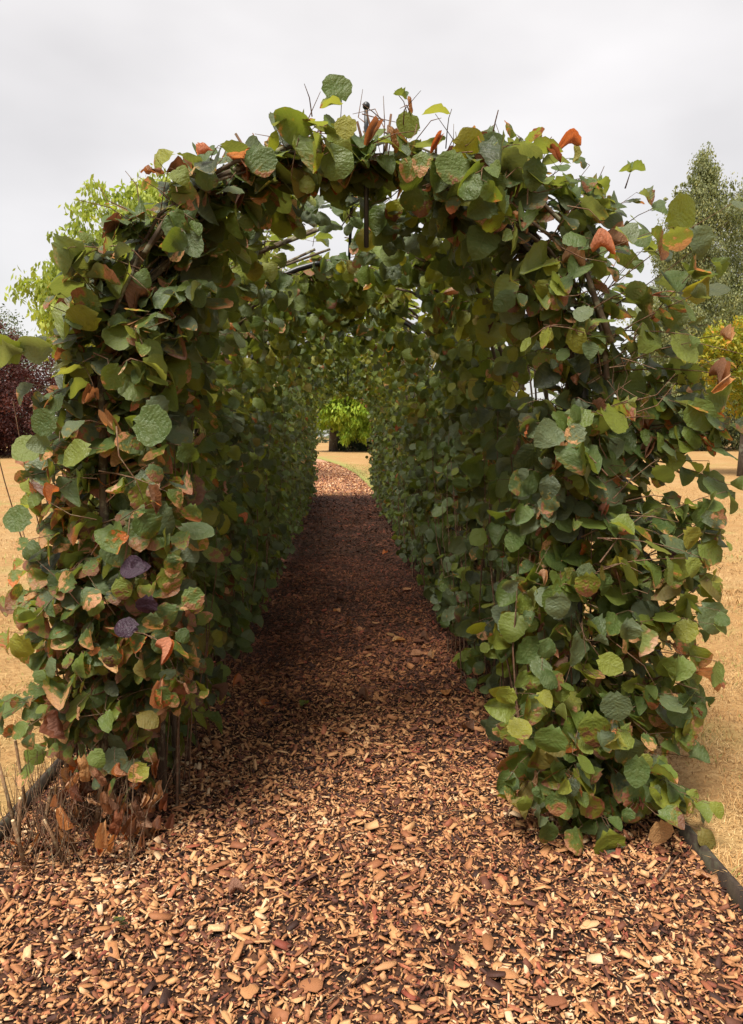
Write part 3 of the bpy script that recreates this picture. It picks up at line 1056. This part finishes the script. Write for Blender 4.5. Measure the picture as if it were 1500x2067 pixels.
shoot(RIGHT0, [(820, 300), (822, 230), (815, 205), (797, 183)], 2.7, 2.6)
hero(RIGHT0, 826, 196, -80, 34, 3, 10, 2.6)
hero(RIGHT0, 818, 200, 140, 30, 0, 8, 2.6, (.3, -.2, 1))
shoot(RIGHT0, [(900, 300), (903, 262), (906, 238), (912, 220)], 2.72, 2.62)
hero(RIGHT0, 903, 230, 172, 56, 0, 1, 2.62, (0, -.25, 1))
shoot(RIGHT0, [(992, 330), (990, 295), (1000, 245), (1006, 222)], 2.7, 2.6, .0035)
shoot(RIGHT0, [(915, 310), (916, 250)], 2.7, 2.66, .0016)
shoot(RIGHT0, [(915, 340), (945, 255)], 2.7, 2.66, .0016)
shoot(LEFT0, [(775, 245), (752, 225), (731, 210)], 2.7, 2.64, .0022)
shoot(RIGHT0, [(1072, 305), (1072, 273)], 2.7, 2.66, .002)
shoot(RIGHT0, [(1092, 308), (1104, 288), (1114, 276)], 2.7, 2.66, .0028)
shoot(RIGHT0, [(1198, 385), (1220, 335)], 2.75, 2.7, .0022)
shoot(RIGHT0, [(1262, 380), (1272, 350)], 2.75, 2.7, .003)
hero(RIGHT0, 1272, 348, 25, 40, 0, 8, 2.7, (.2, -.3, 1))
hero(RIGHT0, 1272, 348, 160, 26, 1, 8, 2.7, (.2, -.3, 1))
hero(RIGHT0, 1156, 325, 80, 34, 0, 3, 2.66, (1, -.3, 0))
hero(RIGHT0, 920, 292, 5, 76, 1, 2, 2.58, (0, -.8, -.4))
hero(RIGHT0, 1030, 292, -5, 70, 1, 6, 2.58, (0, -.7, .6))
hero(RIGHT0, 1082, 322, -95, 66, 0, 5, 2.5)
hero(RIGHT0, 855, 310, -100, 52, 2, 5, 2.5)
hero(RIGHT0, 830, 320, -100, 50, 2, 1, 2.52)
hero(RIGHT0, 1130, 300, 20, 55, 3, 9, 2.6)
hero(RIGHT0, 790, 258, -70, 52, 3, 10, 2.6)
hero(RIGHT0, 890, 272, -120, 48, 3, 11, 2.62)
hero(RIGHT0, 960, 318, -60, 54, 3, 9, 2.6)
hero(RIGHT0, 1350, 450, 35, 78, 0, 0, 2.62, (.1, -.8, -.5), 1.1)
hero(RIGHT0, 1395, 545, 5, 62, 0, 6, 2.6, (0, -.2, 1))
hero(RIGHT0, 1380, 590, 20, 66, 0, 3, 2.6, (0, -.8, -.6))
hero(RIGHT0, 1400, 810, -60, 76, 0, 4, 2.55, (.1, -.9, -.3), 1.1)
hero(RIGHT0, 1430, 795, -10, 74, 1, 7, 2.55, (.1, -.9, -.4))
hero(RIGHT0, 1440, 905, 0, 72, 0, 2, 2.55, (0, -.25, 1))
hero(RIGHT0, 1440, 790, 40, 60, 3, 9, 2.5)
shoot(RIGHT0, [(1240, 740), (1330, 705), (1400, 690), (1500, 715)], 2.7, 2.5)
hero(RIGHT0, 1180, 870, -160, 46, 2, 0, 2.45, (0, -1, .2))
hero(RIGHT0, 1105, 300, -50, 44, 3, 11, 2.55)
for x, y_, a_ in [(1445, 1040, 5), (1420, 1110, -20), (1440, 1170, -10), (1420, 1300, -60), (1440, 1090, -40)]:
    shoot(RIGHT0, [(1290, y_ + 90), (1360, y_ + 50), (x - 10, y_)], 2.75, 2.6, .003)
    hero(RIGHT0, x - 25, y_ + 8, a_, 62, random.choice([1, 2]), random.randint(0, 8), 2.6)
    hero(RIGHT0, x - 60, y_ + 30, a_ - 60, 58, random.choice([0, 1]), random.randint(0, 8), 2.58)
# left side
hero(LEFT0, 100, 700, 180, 72, 0, 1, 2.5, (0, -.8, -.5))
hero(LEFT0, 40, 698, 185, 80, 1, 7, 2.5, (0, -.7, -.6))
hero(LEFT0, 45, 712, 200, 60, 0, 8, 2.5, (.2, -.3, 1))
hero(LEFT0, 195, 640, 195, 84, 0, 2, 2.5, (0, -.6, -.6))
hero(LEFT0, 200, 620, 150, 66, 2, 4, 2.5, (0, -.8, -.4))
hero(LEFT0, 110, 840, -150, 60, 0, 0, 2.5)
hero(LEFT0, 275, 855, -5, 78, 0, 0, 2.42, (0, -1, .4), 1.15)
hero(LEFT0, 180, 905, -155, 76, 0, 5, 2.42, (0, -.8, .6))
hero(LEFT0, 60, 1050, 175, 60, 0, 0, 2.5)
hero(LEFT0, 50, 1290, -130, 66, 1, 6, 2.45)
hero(LEFT0, 290, 1150, 175, 60, 4, 1, 2.42, (0, -1, .5), 1, 'dark purple leaf')
hero(LEFT0, 268, 1158, 25, 44, 4, 3, 2.43, (0, -1, .7), 1, 'dark purple leaf')
hero(LEFT0, 300, 1205, -100, 50, 4, 7, 2.43, (0, -.9, .3), 1, 'dark purple leaf')
hero(LEFT0, 275, 1265, 175, 60, 4, 2, 2.43, (0, -.9, .5), 1, 'dark purple leaf')
shoot(LEFT0, [(235, 860), (240, 920), (275, 970), (290, 1010)], 2.45, 2.45, .003)
shoot(LEFT0, [(250, 1150), (258, 1090), (262, 1045)], 2.5, 2.46, .0045)
shoot(LEFT0, [(350, 580), (330, 610), (355, 640), (300, 662)], 2.7, 2.55, .003)
for px_, py_, an in [(240, 1170, -70), (345, 1120, -80), (390, 1020, -95), (310, 1240, -90), (380, 1190, -60), (225, 1310, -100), (330, 1390, -100), (150, 1180, 160), (215, 1090, 10)]:
    hero(LEFT0, px_, py_, an, 50, 2, random.randint(0, 8), 2.42)
# bright leaves low on the right
for px_, py_, an, sz_, ci_ in [(1240, 1400, -80, 66, 0), (1090, 1300, -30, 50, 0), (1120, 1470, -110, 74, 0), (1195, 1440, -80, 90, 2), (1290, 1530, -100, 70, 0), (1255, 1490, -60, 76, 1),
                               (1060, 1610, -90, 46, 0), (1120, 1600, -80, 58, 2), (1180, 1610, -50, 70, 2), (1290, 1620, -80, 72, 1), (1330, 1660, -75, 60, 3), (1225, 1680, -80, 78, 0), (1110, 1660, -100, 60, 1),
                               (1030, 1390, -120, 48, 0), (1210, 1330, -25, 60, 0), (1270, 1250, -95, 56, 0), (1130, 1200, -90, 62, 0), (1190, 1160, -90, 62, 2)]:
    hero(RIGHT0, px_, py_, an, sz_, ci_, random.randint(0, 8), random.uniform(2.38, 2.5), (random.uniform(-.3, .2), -1, .35), 1.05)

# dead crumpled leaves and stumps at the foot of the front left hazel
for k in range(75):
    a = random.uniform(-.24, .26); b = random.uniform(-.26, .10)
    pos = np.array([-0.90 + a, Y0 + b - 0.02, random.uniform(.02, .30) * (1 - abs(a))])
    d = nz([random.gauss(0, .5), random.gauss(-.2, .4), random.choice([-1, -1, .5])])
    leaf_obj(pos, d, [random.gauss(0, .5), -1, random.gauss(.2, .4)], random.uniform(.045, .085), 3, random.randint(9, 11), LEFT0, wide=random.uniform(.7, 1.2), tone=random.choice([.03, .08, .26, .38, .5, .62, .74]) + random.uniform(-.02, .02))
for px_, py_, an, sz_ in [(165, 1530, -85, 62), (190, 1555, -60, 46), (210, 1600, -60, 50), (240, 1640, -110, 66), (210, 1660, -85, 52), (270, 1620, -70, 50), (325, 1375, -90, 56), (120, 1630, -60, 50)]:
    hero(LEFT0, px_, py_, an, sz_ * 1.15, 3, random.randint(9, 11), 2.47, wide=1.3)
for k in range(11):
    x = -0.92 + random.uniform(-.30, .22); y = Y0 - random.uniform(.0, .30)
    h = random.uniform(.10, .42)
    lx, ly = random.uniform(-.08, .06), random.uniform(-.06, .03)
    r_ = random.uniform(.005, .010)
    mb = MB(); mb.tube([(x, y, -.02), (x + lx * .5, y + ly * .5, h * .5), (x + lx, y + ly, h)], [r_ * 1.15, r_, r_ * .9], 7)
    st = mb.build('cut_stem', M_cutbark, LEFT0, True)
    mb = MB(); dv = nz([lx, ly, h])
    e0 = np.array([x + lx, y + ly, h])
    mb.tube([e0 - dv * .001, e0 + dv * .003], [r_ * .88, r_ * .8], 7)
    ct = mb.build('cut_face', M_cut, st)
    ct.matrix_parent_inverse = Matrix.Identity(4); ct.matrix_parent_inverse = st.matrix_basis.inverted() if False else Matrix.Identity(4)
    ct.location = (0, 0, 0)
mb = MB()
for k in range(150):
    x = -0.95 + random.uniform(-.26, .24); y = Y0 - random.uniform(-.1, .34)
    pts = [(x, y, 0)]
    dx, dy = random.gauss(0, .032), random.gauss(-.01, .035)
    for j in range(1, 4): pts.append((x + dx * j + random.gauss(0, .012), y + dy * j, random.uniform(.05, .13) * j))
    mb.tube(pts, np.linspace(.0022, .0010, 4), 3, random.random(), cap=False)
tag(mb.build('dead_twigs', M_twig, LEFT0), kind='stuff')
# upright cut stubs and dead tufts on the crown of the arch
for k in range(26):
    s = random.uniform(2.35, SMAX); sd_ = random.choice([-1, 1, 1])
    c, n_, _ = hoop(s, sd_)
    y = Y0 + random.uniform(-.12, .15)
    h = random.uniform(.07, .20)
    a = np.array([c[0], y, c[1]]); b = a + np.array([n_[0] * h * .6 + random.uniform(-.04, .04), random.uniform(-.03, .03), h])
    mb = MB(); mb.tube([a, (a + b) / 2 + .006, b], [.006, .005, random.choice([.0045, .002])], 5)
    mb.build('stub', M_twig, RIGHT0 if sd_ > 0 else LEFT0, True)

for sd_, root in ((-1, LEFT0), (1, RIGHT0)):
    for k in range(8):
        s_a = random.uniform(1.5, 2.2); off = random.uniform(-.03, .10)
        pts = []
        ph = random.uniform(0, 6); y = Y0 + random.uniform(-.16, .12)
        for j in range(8):
            s_ = min(s_a + j * random.uniform(.12, .17), SMAX)
            c, n_, _ = hoop(s_, sd_)
            o_ = off + .03 * math.sin(j * 1.3 + ph)
            pts.append((c[0] + n_[0] * o_, y + .025 * math.sin(j * 1.7 + ph) + .01 * j, c[1] + n_[1] * o_))
        mb = MB(); mb.tube(pts, np.linspace(random.uniform(.006, .013), .003, 8), 6)
        mb.build('branch', M_bark, root, True)
    mb = MB()
    for k in range(130):
        s_ = random.uniform(.5, SMAX); c, n_, t_ = hoop(s_, sd_)
        o_ = random.uniform(-.05, .12)
        a = np.array([c[0] + n_[0] * o_, Y0 + random.uniform(-.25, .15), c[1] + n_[1] * o_])
        d = nz([random.gauss(0, 1) + n_[0] * .3, random.gauss(-.3, .6), random.gauss(.1, .7)])
        ln = random.uniform(.08, .21)
        b = a + d * ln * .5 + rng.normal(0, .015, 3); e = b + nz(d + rng.normal(0, .65, 3)) * ln * .5
        mb.tube([a, b, e], [.0022, .0017, .0009], 4, random.random(), cap=False)
    tag(mb.build('bare_twigs', M_twig, root), kind='stuff')

# ---- turn the collected leaves into objects / merged parts
A = np.array(leaves)
pos, dd, nn, size, cond, shape, pl = A[:, 0:3], A[:, 3:6], A[:, 6:9], A[:, 9], A[:, 10], A[:, 11].astype(int), A[:, 12].astype(int)
ctr = pos + nz(dd) * size[:, None] * 0.5
px, py, dep = project(ctr)
apx = size / dep * 1500
inside = (px > -20) & (px < 1520) & (py > -20) & (py < 2080)
vis = np.zeros(len(A))
cell = 14.0
gx, gy = (px // cell).astype(int), (py // cell).astype(int)
order = np.argsort(dep)
cover = {}
for idx in order:
    if not inside[idx]: continue
    r = max(0, int(apx[idx] * 0.32 / cell))
    free = 0; tot = 0
    X0, Yc = gx[idx], gy[idx]
    for a in range(-r, r + 1):
        for b in range(-r, r + 1):
            tot += 1
            c = cover.get((X0 + a, Yc + b), 0)
            if c < 1: free += 1
            cover[(X0 + a, Yc + b)] = c + 1
    vis[idx] = free / tot
score = apx * np.sqrt(vis)
rnd_all = A[:, 13]
nobj = 0
lodv = np.where(pos[:, 1] < 4.2, 0, np.where(pos[:, 1] < 8.5, 1, 2))
for p_i, root in enumerate(plants):
    ids = np.where(pl == p_i)[0]
    cand = ids[(vis[ids] > 0.3) & (apx[ids] >= 11)]
    lim = 300 if p_i in (0, NPL) else 230
    cand = cand[np.argsort(-score[cand])][:max(0, lim - (70 if p_i in (0, NPL) else 0))]
    sel = set(cand.tolist())
    for j in cand:
        ci = int(np.argmin([abs(cond[j] - c) for c in CONDS]))
        leaf_obj(pos[j], dd[j], nn[j], size[j], ci, shape[j], root, wide=random.uniform(.88, 1.12), tone=rnd_all[j])
        nobj += 1
    rest = np.array([j for j in ids if j not in sel])
    if len(rest):
        o = merged_leaves('leaves', pos[rest], dd[rest], nn[rest], size[rest], cond[rest], shape[rest], lodv[rest], root, rnd_all[rest])
        tag(o, kind='stuff')
print('leaves', len(A), 'as objects', nobj)

# fallen leaves on the path -------------------------------------------
def ground_px(px_, py_):
    g = P(px_, py_, 1.0); t = CAM_H / (CAM_H - g[2])
    return g[0] * t, g[1] * t


def fallen(px_, py_, size, ci, shape, label, rz, group=None):
    x, y = ground_px(px_, py_)
    o = leaf_obj((x, y, float(path_z(x, y)) + 0.022), (math.cos(rz), math.sin(rz), .12), (random.gauss(0, .2), random.gauss(0, .2), 1), size, ci, shape, None, 'fallen_leaf')
    tag(o, label, 'fallen leaf', group)


fallen(355, 1560, .085, 1, 5, 'pale green fallen leaf on the chips right of the bare left stems', 2.4)
fallen(300, 1680, .075, 3, 4, 'grey tan fallen leaf lying beside the foot of the left hazel', -.6)
fallen(465, 1812, .055, 3, 9, 'small rusty red leaf lying on the chips in the left foreground', .3)
fallen(1405, 1775, .10, 3, 10, 'large orange brown curled leaf against the right edging board', -.5)
fallen(795, 1300, .10, 3, 1, 'pale brown leaf lying alone in the middle of the shaded path', .4)
fallen(830, 1327, .09, 3, 5, 'reddish brown leaf just right of the middle of the shaded path', .1)
fallen(610, 1432, .06, 0, 3, 'small grey green leaf on the path near the middle', 1.0)
fallen(632, 1470, .06, 3, 2, 'whitish flat leaf on the path just beyond the bright chips', 0)
for k in range(34):
    py_ = random.uniform(1060, 1500)
    px_ = 689 + random.uniform(-.75, .75) * (py_ - 877) * 0.62
    fallen(px_, py_, random.uniform(.05, .085), 3, random.randint(0, 11), 'small brown dead leaf scattered on the shaded wood chip path', random.uniform(0, 6), 'dead leaves scattered along the path')
# twigs lying on the path
def stick(px0, py0, px1, py1, r, lab):
    x0, y0 = ground_px(px0, py0); x1, y1 = ground_px(px1, py1)
    a = np.array([x0, y0, float(path_z(x0, y0)) + .020]); b = np.array([x1, y1, float(path_z(x1, y1)) + .026])
    m_ = (a + b) / 2 + np.array([.008, .006, .006])
    mb = MB(); mb.tube([a, m_, b], [r, r * .9, r * .5], 5)
    tag(mb.build('twig', M_twig, None, True), lab, 'twig')


stick(660, 2040, 800, 1925, .0022, 'long thin dark twig lying in the middle foreground chips')
stick(940, 1455, 1010, 1500, .003, 'thin twig lying beside the right hazel row on the chips')
stick(860, 1655, 960, 1648, .0018, 'pale straight straw twig lying across the middle of the path')
stick(1020, 1660, 1060, 1600, .003, 'short twig poking out below the right hazel leaves')
stick(1330, 1790, 1370, 1740, .0035, 'short twig resting near the right edging board')
stick(0, 1765, 80, 1758, .0018, 'pale straw twig at the left edge of the path')
stick(1180, 1790, 1300, 1850, .0018, 'thin straw twig on the right foreground chips')
# seedling
x, y = ground_px(243, 1885)
sg = tag(empty('seedling', (x, y, 0)), 'tiny green seedling growing from the chips in the left foreground', 'seedling')
mb = MB(); mb.tube([(x, y, 0), (x + .003, y, .03), (x, y, .055)], [.0012, .001, .0008], 4); mb.build('stalk', M_blade, sg)
for k in range(5):
    a = k * 1.3
    o = leaf_obj((x, y, .03 + k * .006), (math.cos(a), math.sin(a), .2), (0, 0, 1), .026, 0, 0, sg, wide=.6)


# ------------------------------------------------------------------ trees
def crown_mesh(name, mat, clusters, per, leaf, spread, droop=0.0, aspect=0.5, hang=False, rnd_bias=0.0):
    """clusters (n,4): centre and radius; many leaf shaped faces"""
    n = len(clusters) * per
    c = np.repeat(clusters[:, :3], per, 0); r = np.repeat(clusters[:, 3], per)
    off = rng.normal(0, 1, (n, 3)); off = nz(off) * (rng.random(n) ** 0.45)[:, None]
    off[:, 2] *= spread
    p = c + off * r[:, None]
    if droop: p[:, 2] -= droop * r * rng.random(n) ** 2
    d = rng.normal(0, 1, (n, 3))
    if hang: d = d * 0.45 + np.array([0, 0, -1.0])
    d = nz(d)
    s = nz(np.cross(d, rng.normal(0, 1, (n, 3))))
    L_ = leaf * rng.uniform(.6, 1.3, n)
    nn_ = np.cross(d, s)
    V = np.stack([p, p + d * (L_ * .5)[:, None] + s * (L_ * aspect * .5)[:, None] + nn_ * (L_ * .1)[:, None], p + d * L_[:, None], p + d * (L_ * .5)[:, None] - s * (L_ * aspect * .5)[:, None]], 1).reshape(-1, 3)
    q = (np.arange(n) * 4)[:, None] + np.array([[0, 1, 2, 3]])
    cr_ = np.repeat(rng.random(len(clusters)), per)
    rr = np.clip(cr_ * .45 + rng.random(n) * .55 + rnd_bias, 0, 1)
    return mesh_np(name, V, [q], mat, False, {'rnd': np.repeat(rr, 4)})


def lobes(c, rad, n, cr, rs, flat=1.0, zmin=None, shell=0.35):
    """cluster centres filling an uneven ellipsoid"""
    v = nz(rs.normal(0, 1, (n, 3)))
    k = shell + (1 - shell) * rs.random(n) ** 0.6
    bump = 1 + 0.16 * np.sin(v[:, 0] * 5 + c[0]) * np.cos(v[:, 2] * 6 + v[:, 1] * 4)
    p = np.array(c) + v * np.array(rad) * (k * bump)[:, None]
    if zmin is not None: p = p[p[:, 2] > zmin]
    return np.hstack([p, (cr * rs.uniform(.6, 1.4, len(p)))[:, None]])


def make_tree(name, base, trunk_h, trunk_r, clusters, mat, per, leaf, label, cat, group=None, bark=None, limbs=12, **kw):
    base = np.array(base, float)
    root = tag(empty(name, base), label, cat, group)
    mb = MB()
    top = clusters[:, :3].mean(0)
    tp = [base + (0, 0, -.3), base + (0.03, 0, trunk_h * .5), base + np.array([.1, .1, trunk_h]), top + (0, 0, clusters[:, 2].std())]
    mb.tube(tp, [trunk_r * 1.25, trunk_r, trunk_r * .75, trunk_r * .2], 9)
    mb.build('trunk', bark or M_trunk, root, True)
    idx = rng.choice(len(clusters), min(limbs, len(clusters)), replace=False)
    for k in idx:
        e = clusters[k, :3]
        t = random.uniform(.35, 1.0)
        st = np.array(tp[2]) * (1 - t * .8) + np.array(tp[3]) * t * .8
        m_ = (st + e) / 2 + np.array([0, 0, .12 * np.linalg.norm(e - st)])
        mb = MB(); mb.tube([st, m_, e], [trunk_r * .32, trunk_r * .2, trunk_r * .05], 5)
        mb.build('limb', bark or M_trunk, root, True)
    link('crown', crown_mesh('crown', mat, clusters, per, leaf, 0.8, **kw), root)
    return root


M_copper = crown_material('copper_leaf', [(0, (0.024, 0.009, 0.008)), (.5, (0.065, 0.019, 0.015)), (.85, (0.12, 0.040, 0.028)), (1, (0.15, 0.075, 0.04))], .2, (1.6, .7, .6))
M_lime = crown_material('lime_leaf', [(0, (0.14, 0.17, 0.04)), (.45, (0.26, 0.32, 0.06)), (.85, (0.38, 0.42, 0.08)), (.97, (0.46, 0.42, 0.08)), (1, (0.55, 0.36, 0.05))], .42, (1.5, 1.5, .6))
M_bright = crown_material('bright_lime_leaf', [(0, (0.12, 0.21, 0.02)), (.5, (0.27, 0.40, 0.04)), (.9, (0.42, 0.52, 0.07)), (1, (0.6, 0.42, 0.04))], .38, (1.3, 1.3, .6))
M_grey = crown_material('grey_green_leaf', [(0, (0.055, 0.075, 0.045)), (.6, (0.10, 0.125, 0.075)), (1, (0.18, 0.20, 0.11))], .3)
M_birch = crown_material('birch_leaf', [(0, (0.08, 0.095, 0.045)), (.5, (0.17, 0.19, 0.085)), (.85, (0.27, 0.275, 0.11)), (1, (0.38, 0.34, 0.12))], .32)
M_gold = crown_material('gold_leaf', [(0, (0.10, 0.14, 0.02)), (.5, (0.26, 0.27, 0.03)), (.85, (0.40, 0.30, 0.03)), (1, (0.50, 0.17, 0.03))], .35)
M_dark = crown_material('dark_leaf', [(0, (0.016, 0.028, 0.014)), (.6, (0.04, 0.06, 0.028)), (1, (0.09, 0.11, 0.045))], .2)


def gz(x, y): return float(rise(y)) + LAWN_H


rs = np.random.default_rng(5)
# copper beech on the left
bx, by = -18.6, 34.5
cl = np.vstack([lobes((bx, by + 2, 3.3), (5.2, 4.4, 3.4), 900, .55, rs, zmin=.7), lobes((bx, by + 2, 1.2), (4.8, 4.0, 1.2), 300, .5, rs, zmin=.45)])
make_tree('copper_beech', (bx, by + 2, gz(bx, by)), 2, .3, cl, M_copper, 80, .14, 'round dark red leaved beech with skirts to the ground at left edge of lawn', 'tree')
# grey green tree behind it
cl = lobes((-29, 60, 6.2), (8, 4, 5.2), 700, .7, rs, zmin=1)
make_tree('grey_tree', (-29, 60, gz(0, 60)), 3, .35, cl, M_grey, 36, .22, 'grey green tree showing just above the dark red beech', 'tree')
# lime green tree on the left, drooping leaves
cl = np.vstack([lobes((-5.4, 22.5, 6.0), (2.7, 2.6, 2.7), 520, .42, rs, zmin=3.2), lobes((-7.1, 22, 5.0), (1.75, 1.8, 1.6), 260, .4, rs), lobes((-4.9, 22.5, 7.2), (1.7, 1.8, 1.8), 240, .4, rs), lobes((-3.2, 23, 6), (2.2, 2, 1.8), 110, .4, rs)])
make_tree('lime_green_tree', (-5.6, 22.5, gz(0, 22)), 3.2, .2, cl, M_lime, 36, .20, 'pale lime green tree rising behind the left shoulder of the tunnel', 'tree', hang=True, aspect=.42, limbs=24)
# tree seen through the tunnel exit
cl = np.vstack([lobes((0.35, 40.3, 3.9), (2.5, 2.2, 2.3), 620, .38, rs, zmin=1.75), lobes((1.5, 39.8, 2.4), (1.1, .9, 1.1), 130, .34, rs, zmin=1.1), lobes((0.35, 39.6, 1.45), (.55, .4, .35), 14, .25, rs)])
make_tree('weeping_lime_green_tree', (-0.45, 41.5, gz(0, 41)), 2.4, .22, cl, M_bright, 42, .24, 'bright yellow green weeping tree framed by the far end of the tunnel', 'tree', hang=True, aspect=.36, limbs=16)
# low dark hedge behind it
cl = np.hstack([np.stack([rs.uniform(-.3, 8, 420), rs.uniform(41.6, 43.2, 420), rs.uniform(.5, 1.75, 420)], -1), rs.uniform(.25, .45, 420)[:, None]])
h = tag(empty('clipped_hedge', (4, 43.3, .5)), 'low dark hedge standing behind the weeping lime green tree', 'hedge')
link('foliage', crown_mesh('foliage', M_dark, cl, 70, .13, .9), h)
# birches on the right
M_bb = bark_material('birch_bark', (0.35, 0.33, 0.30), (0.5, 0.48, 0.45), (0.05, 0.05, 0.045), 5)
for k, (x, y, hh, w) in enumerate([(20.4, 43, 17.0, 4.6), (24.6, 45, 16.2, 5.0), (27.5, 42, 14.5, 4.2), (22.0, 49, 14.5, 4.6)]):
    col_ = []
    for j in range(9):
        t = j / 8
        rr = w * (1.0 - .72 * t ** 2.2) * (0.75 + .25 * math.sin(j * 2.1 + k))
        col_.append(lobes((x + .5 * math.sin(j * 1.9 + k), y, 2.2 + (hh - 3.2) * t), (rr, rr, hh * .09 + .25), int(330 * (1.1 - .62 * t)), .42, rs, shell=.15))
    for a in range(16):
        ax = x + rs.uniform(-2.0, 2.0); h0 = hh - .3 - .9 * abs(ax - x) + rs.uniform(-.5, .3)
        col_.append(np.array([[ax + .07 * q, y + rs.uniform(-1, 1), h0 - .33 * q, .10 + .045 * q] for q in range(9)]))
    cl = np.vstack(col_)
    labs = ['tall feathery birch nearest the tunnel on the right', 'tall grey green birch at the right edge of the photo', 'shorter spreading birch beyond the right picture edge', 'low birch behind the two tall birches on the right']
    make_tree('birch', (x, y, gz(x, y)), 5, .16, cl, M_birch, 34, .15, labs[k], 'tree', 'birches beyond the lawn', M_bb, 18, hang=True, aspect=.5, droop=1.2)
# golden tree
cl = np.vstack([lobes((12.9, 23.5, 3.6), (2.0, 1.6, 1.45), 150, .38, rs), lobes((11.9, 23.3, 4.2), (.9, .8, .7), 40, .3, rs)])
make_tree('golden_tree', (12.9, 23.5, gz(0, 23)), 2.2, .12, cl, M_gold, 36, .17, 'small tree turning yellow and orange at the right picture edge', 'tree', hang=False, aspect=.45, limbs=14)
# dark shrubs under the birches
for k, (x, y, w) in enumerate([(16.5, 44, 2.2), (20.5, 41.5, 2.4), (24.5, 40, 2.6), (13.0, 46, 2.2)]):
    cl = lobes((x, y, 1.9), (w, 1.4, 1.6), 150, .42, rs, zmin=.75)
    s_ = tag(empty('shrub', (x, y, gz(x, y))), ['dark green shrub at the foot of the nearest birch', 'dark green shrub between the two tall birches', 'dark green shrub at the right picture edge under the birches', 'dark green shrub left of all the birches'][k], 'shrub', 'shrubs under the birches')
    link('foliage', crown_mesh('foliage', M_dark, cl, 44, .14, .9), s_)
# woodland along the horizon
cl = []
for k in range(120):
    a = -1.25 + 2.5 * k / 119
    d = 95 + 14 * math.sin(k * 1.7)
    hh = 4.2 + 1.6 * math.sin(k * .9) + rs.uniform(-.8, .8)
    x, y = d * math.sin(a), d * math.cos(a)
    cl.append(lobes((x, y, hh * .5), (3.0, 2.4, hh * .55), 26, 1.1, rs, zmin=.5))
o = link('woodland', crown_mesh('woodland', M_grey, np.vstack(cl), 22, .5, .9))
tag(o, 'distant grey green woodland along the horizon', 'woodland', kind='stuff')
tris = sum(len(m_.loops) - 2 * len(m_.polygons) for m_ in bpy.data.meshes)
print('unique triangles', tris, 'objects', len(bpy.data.objects))
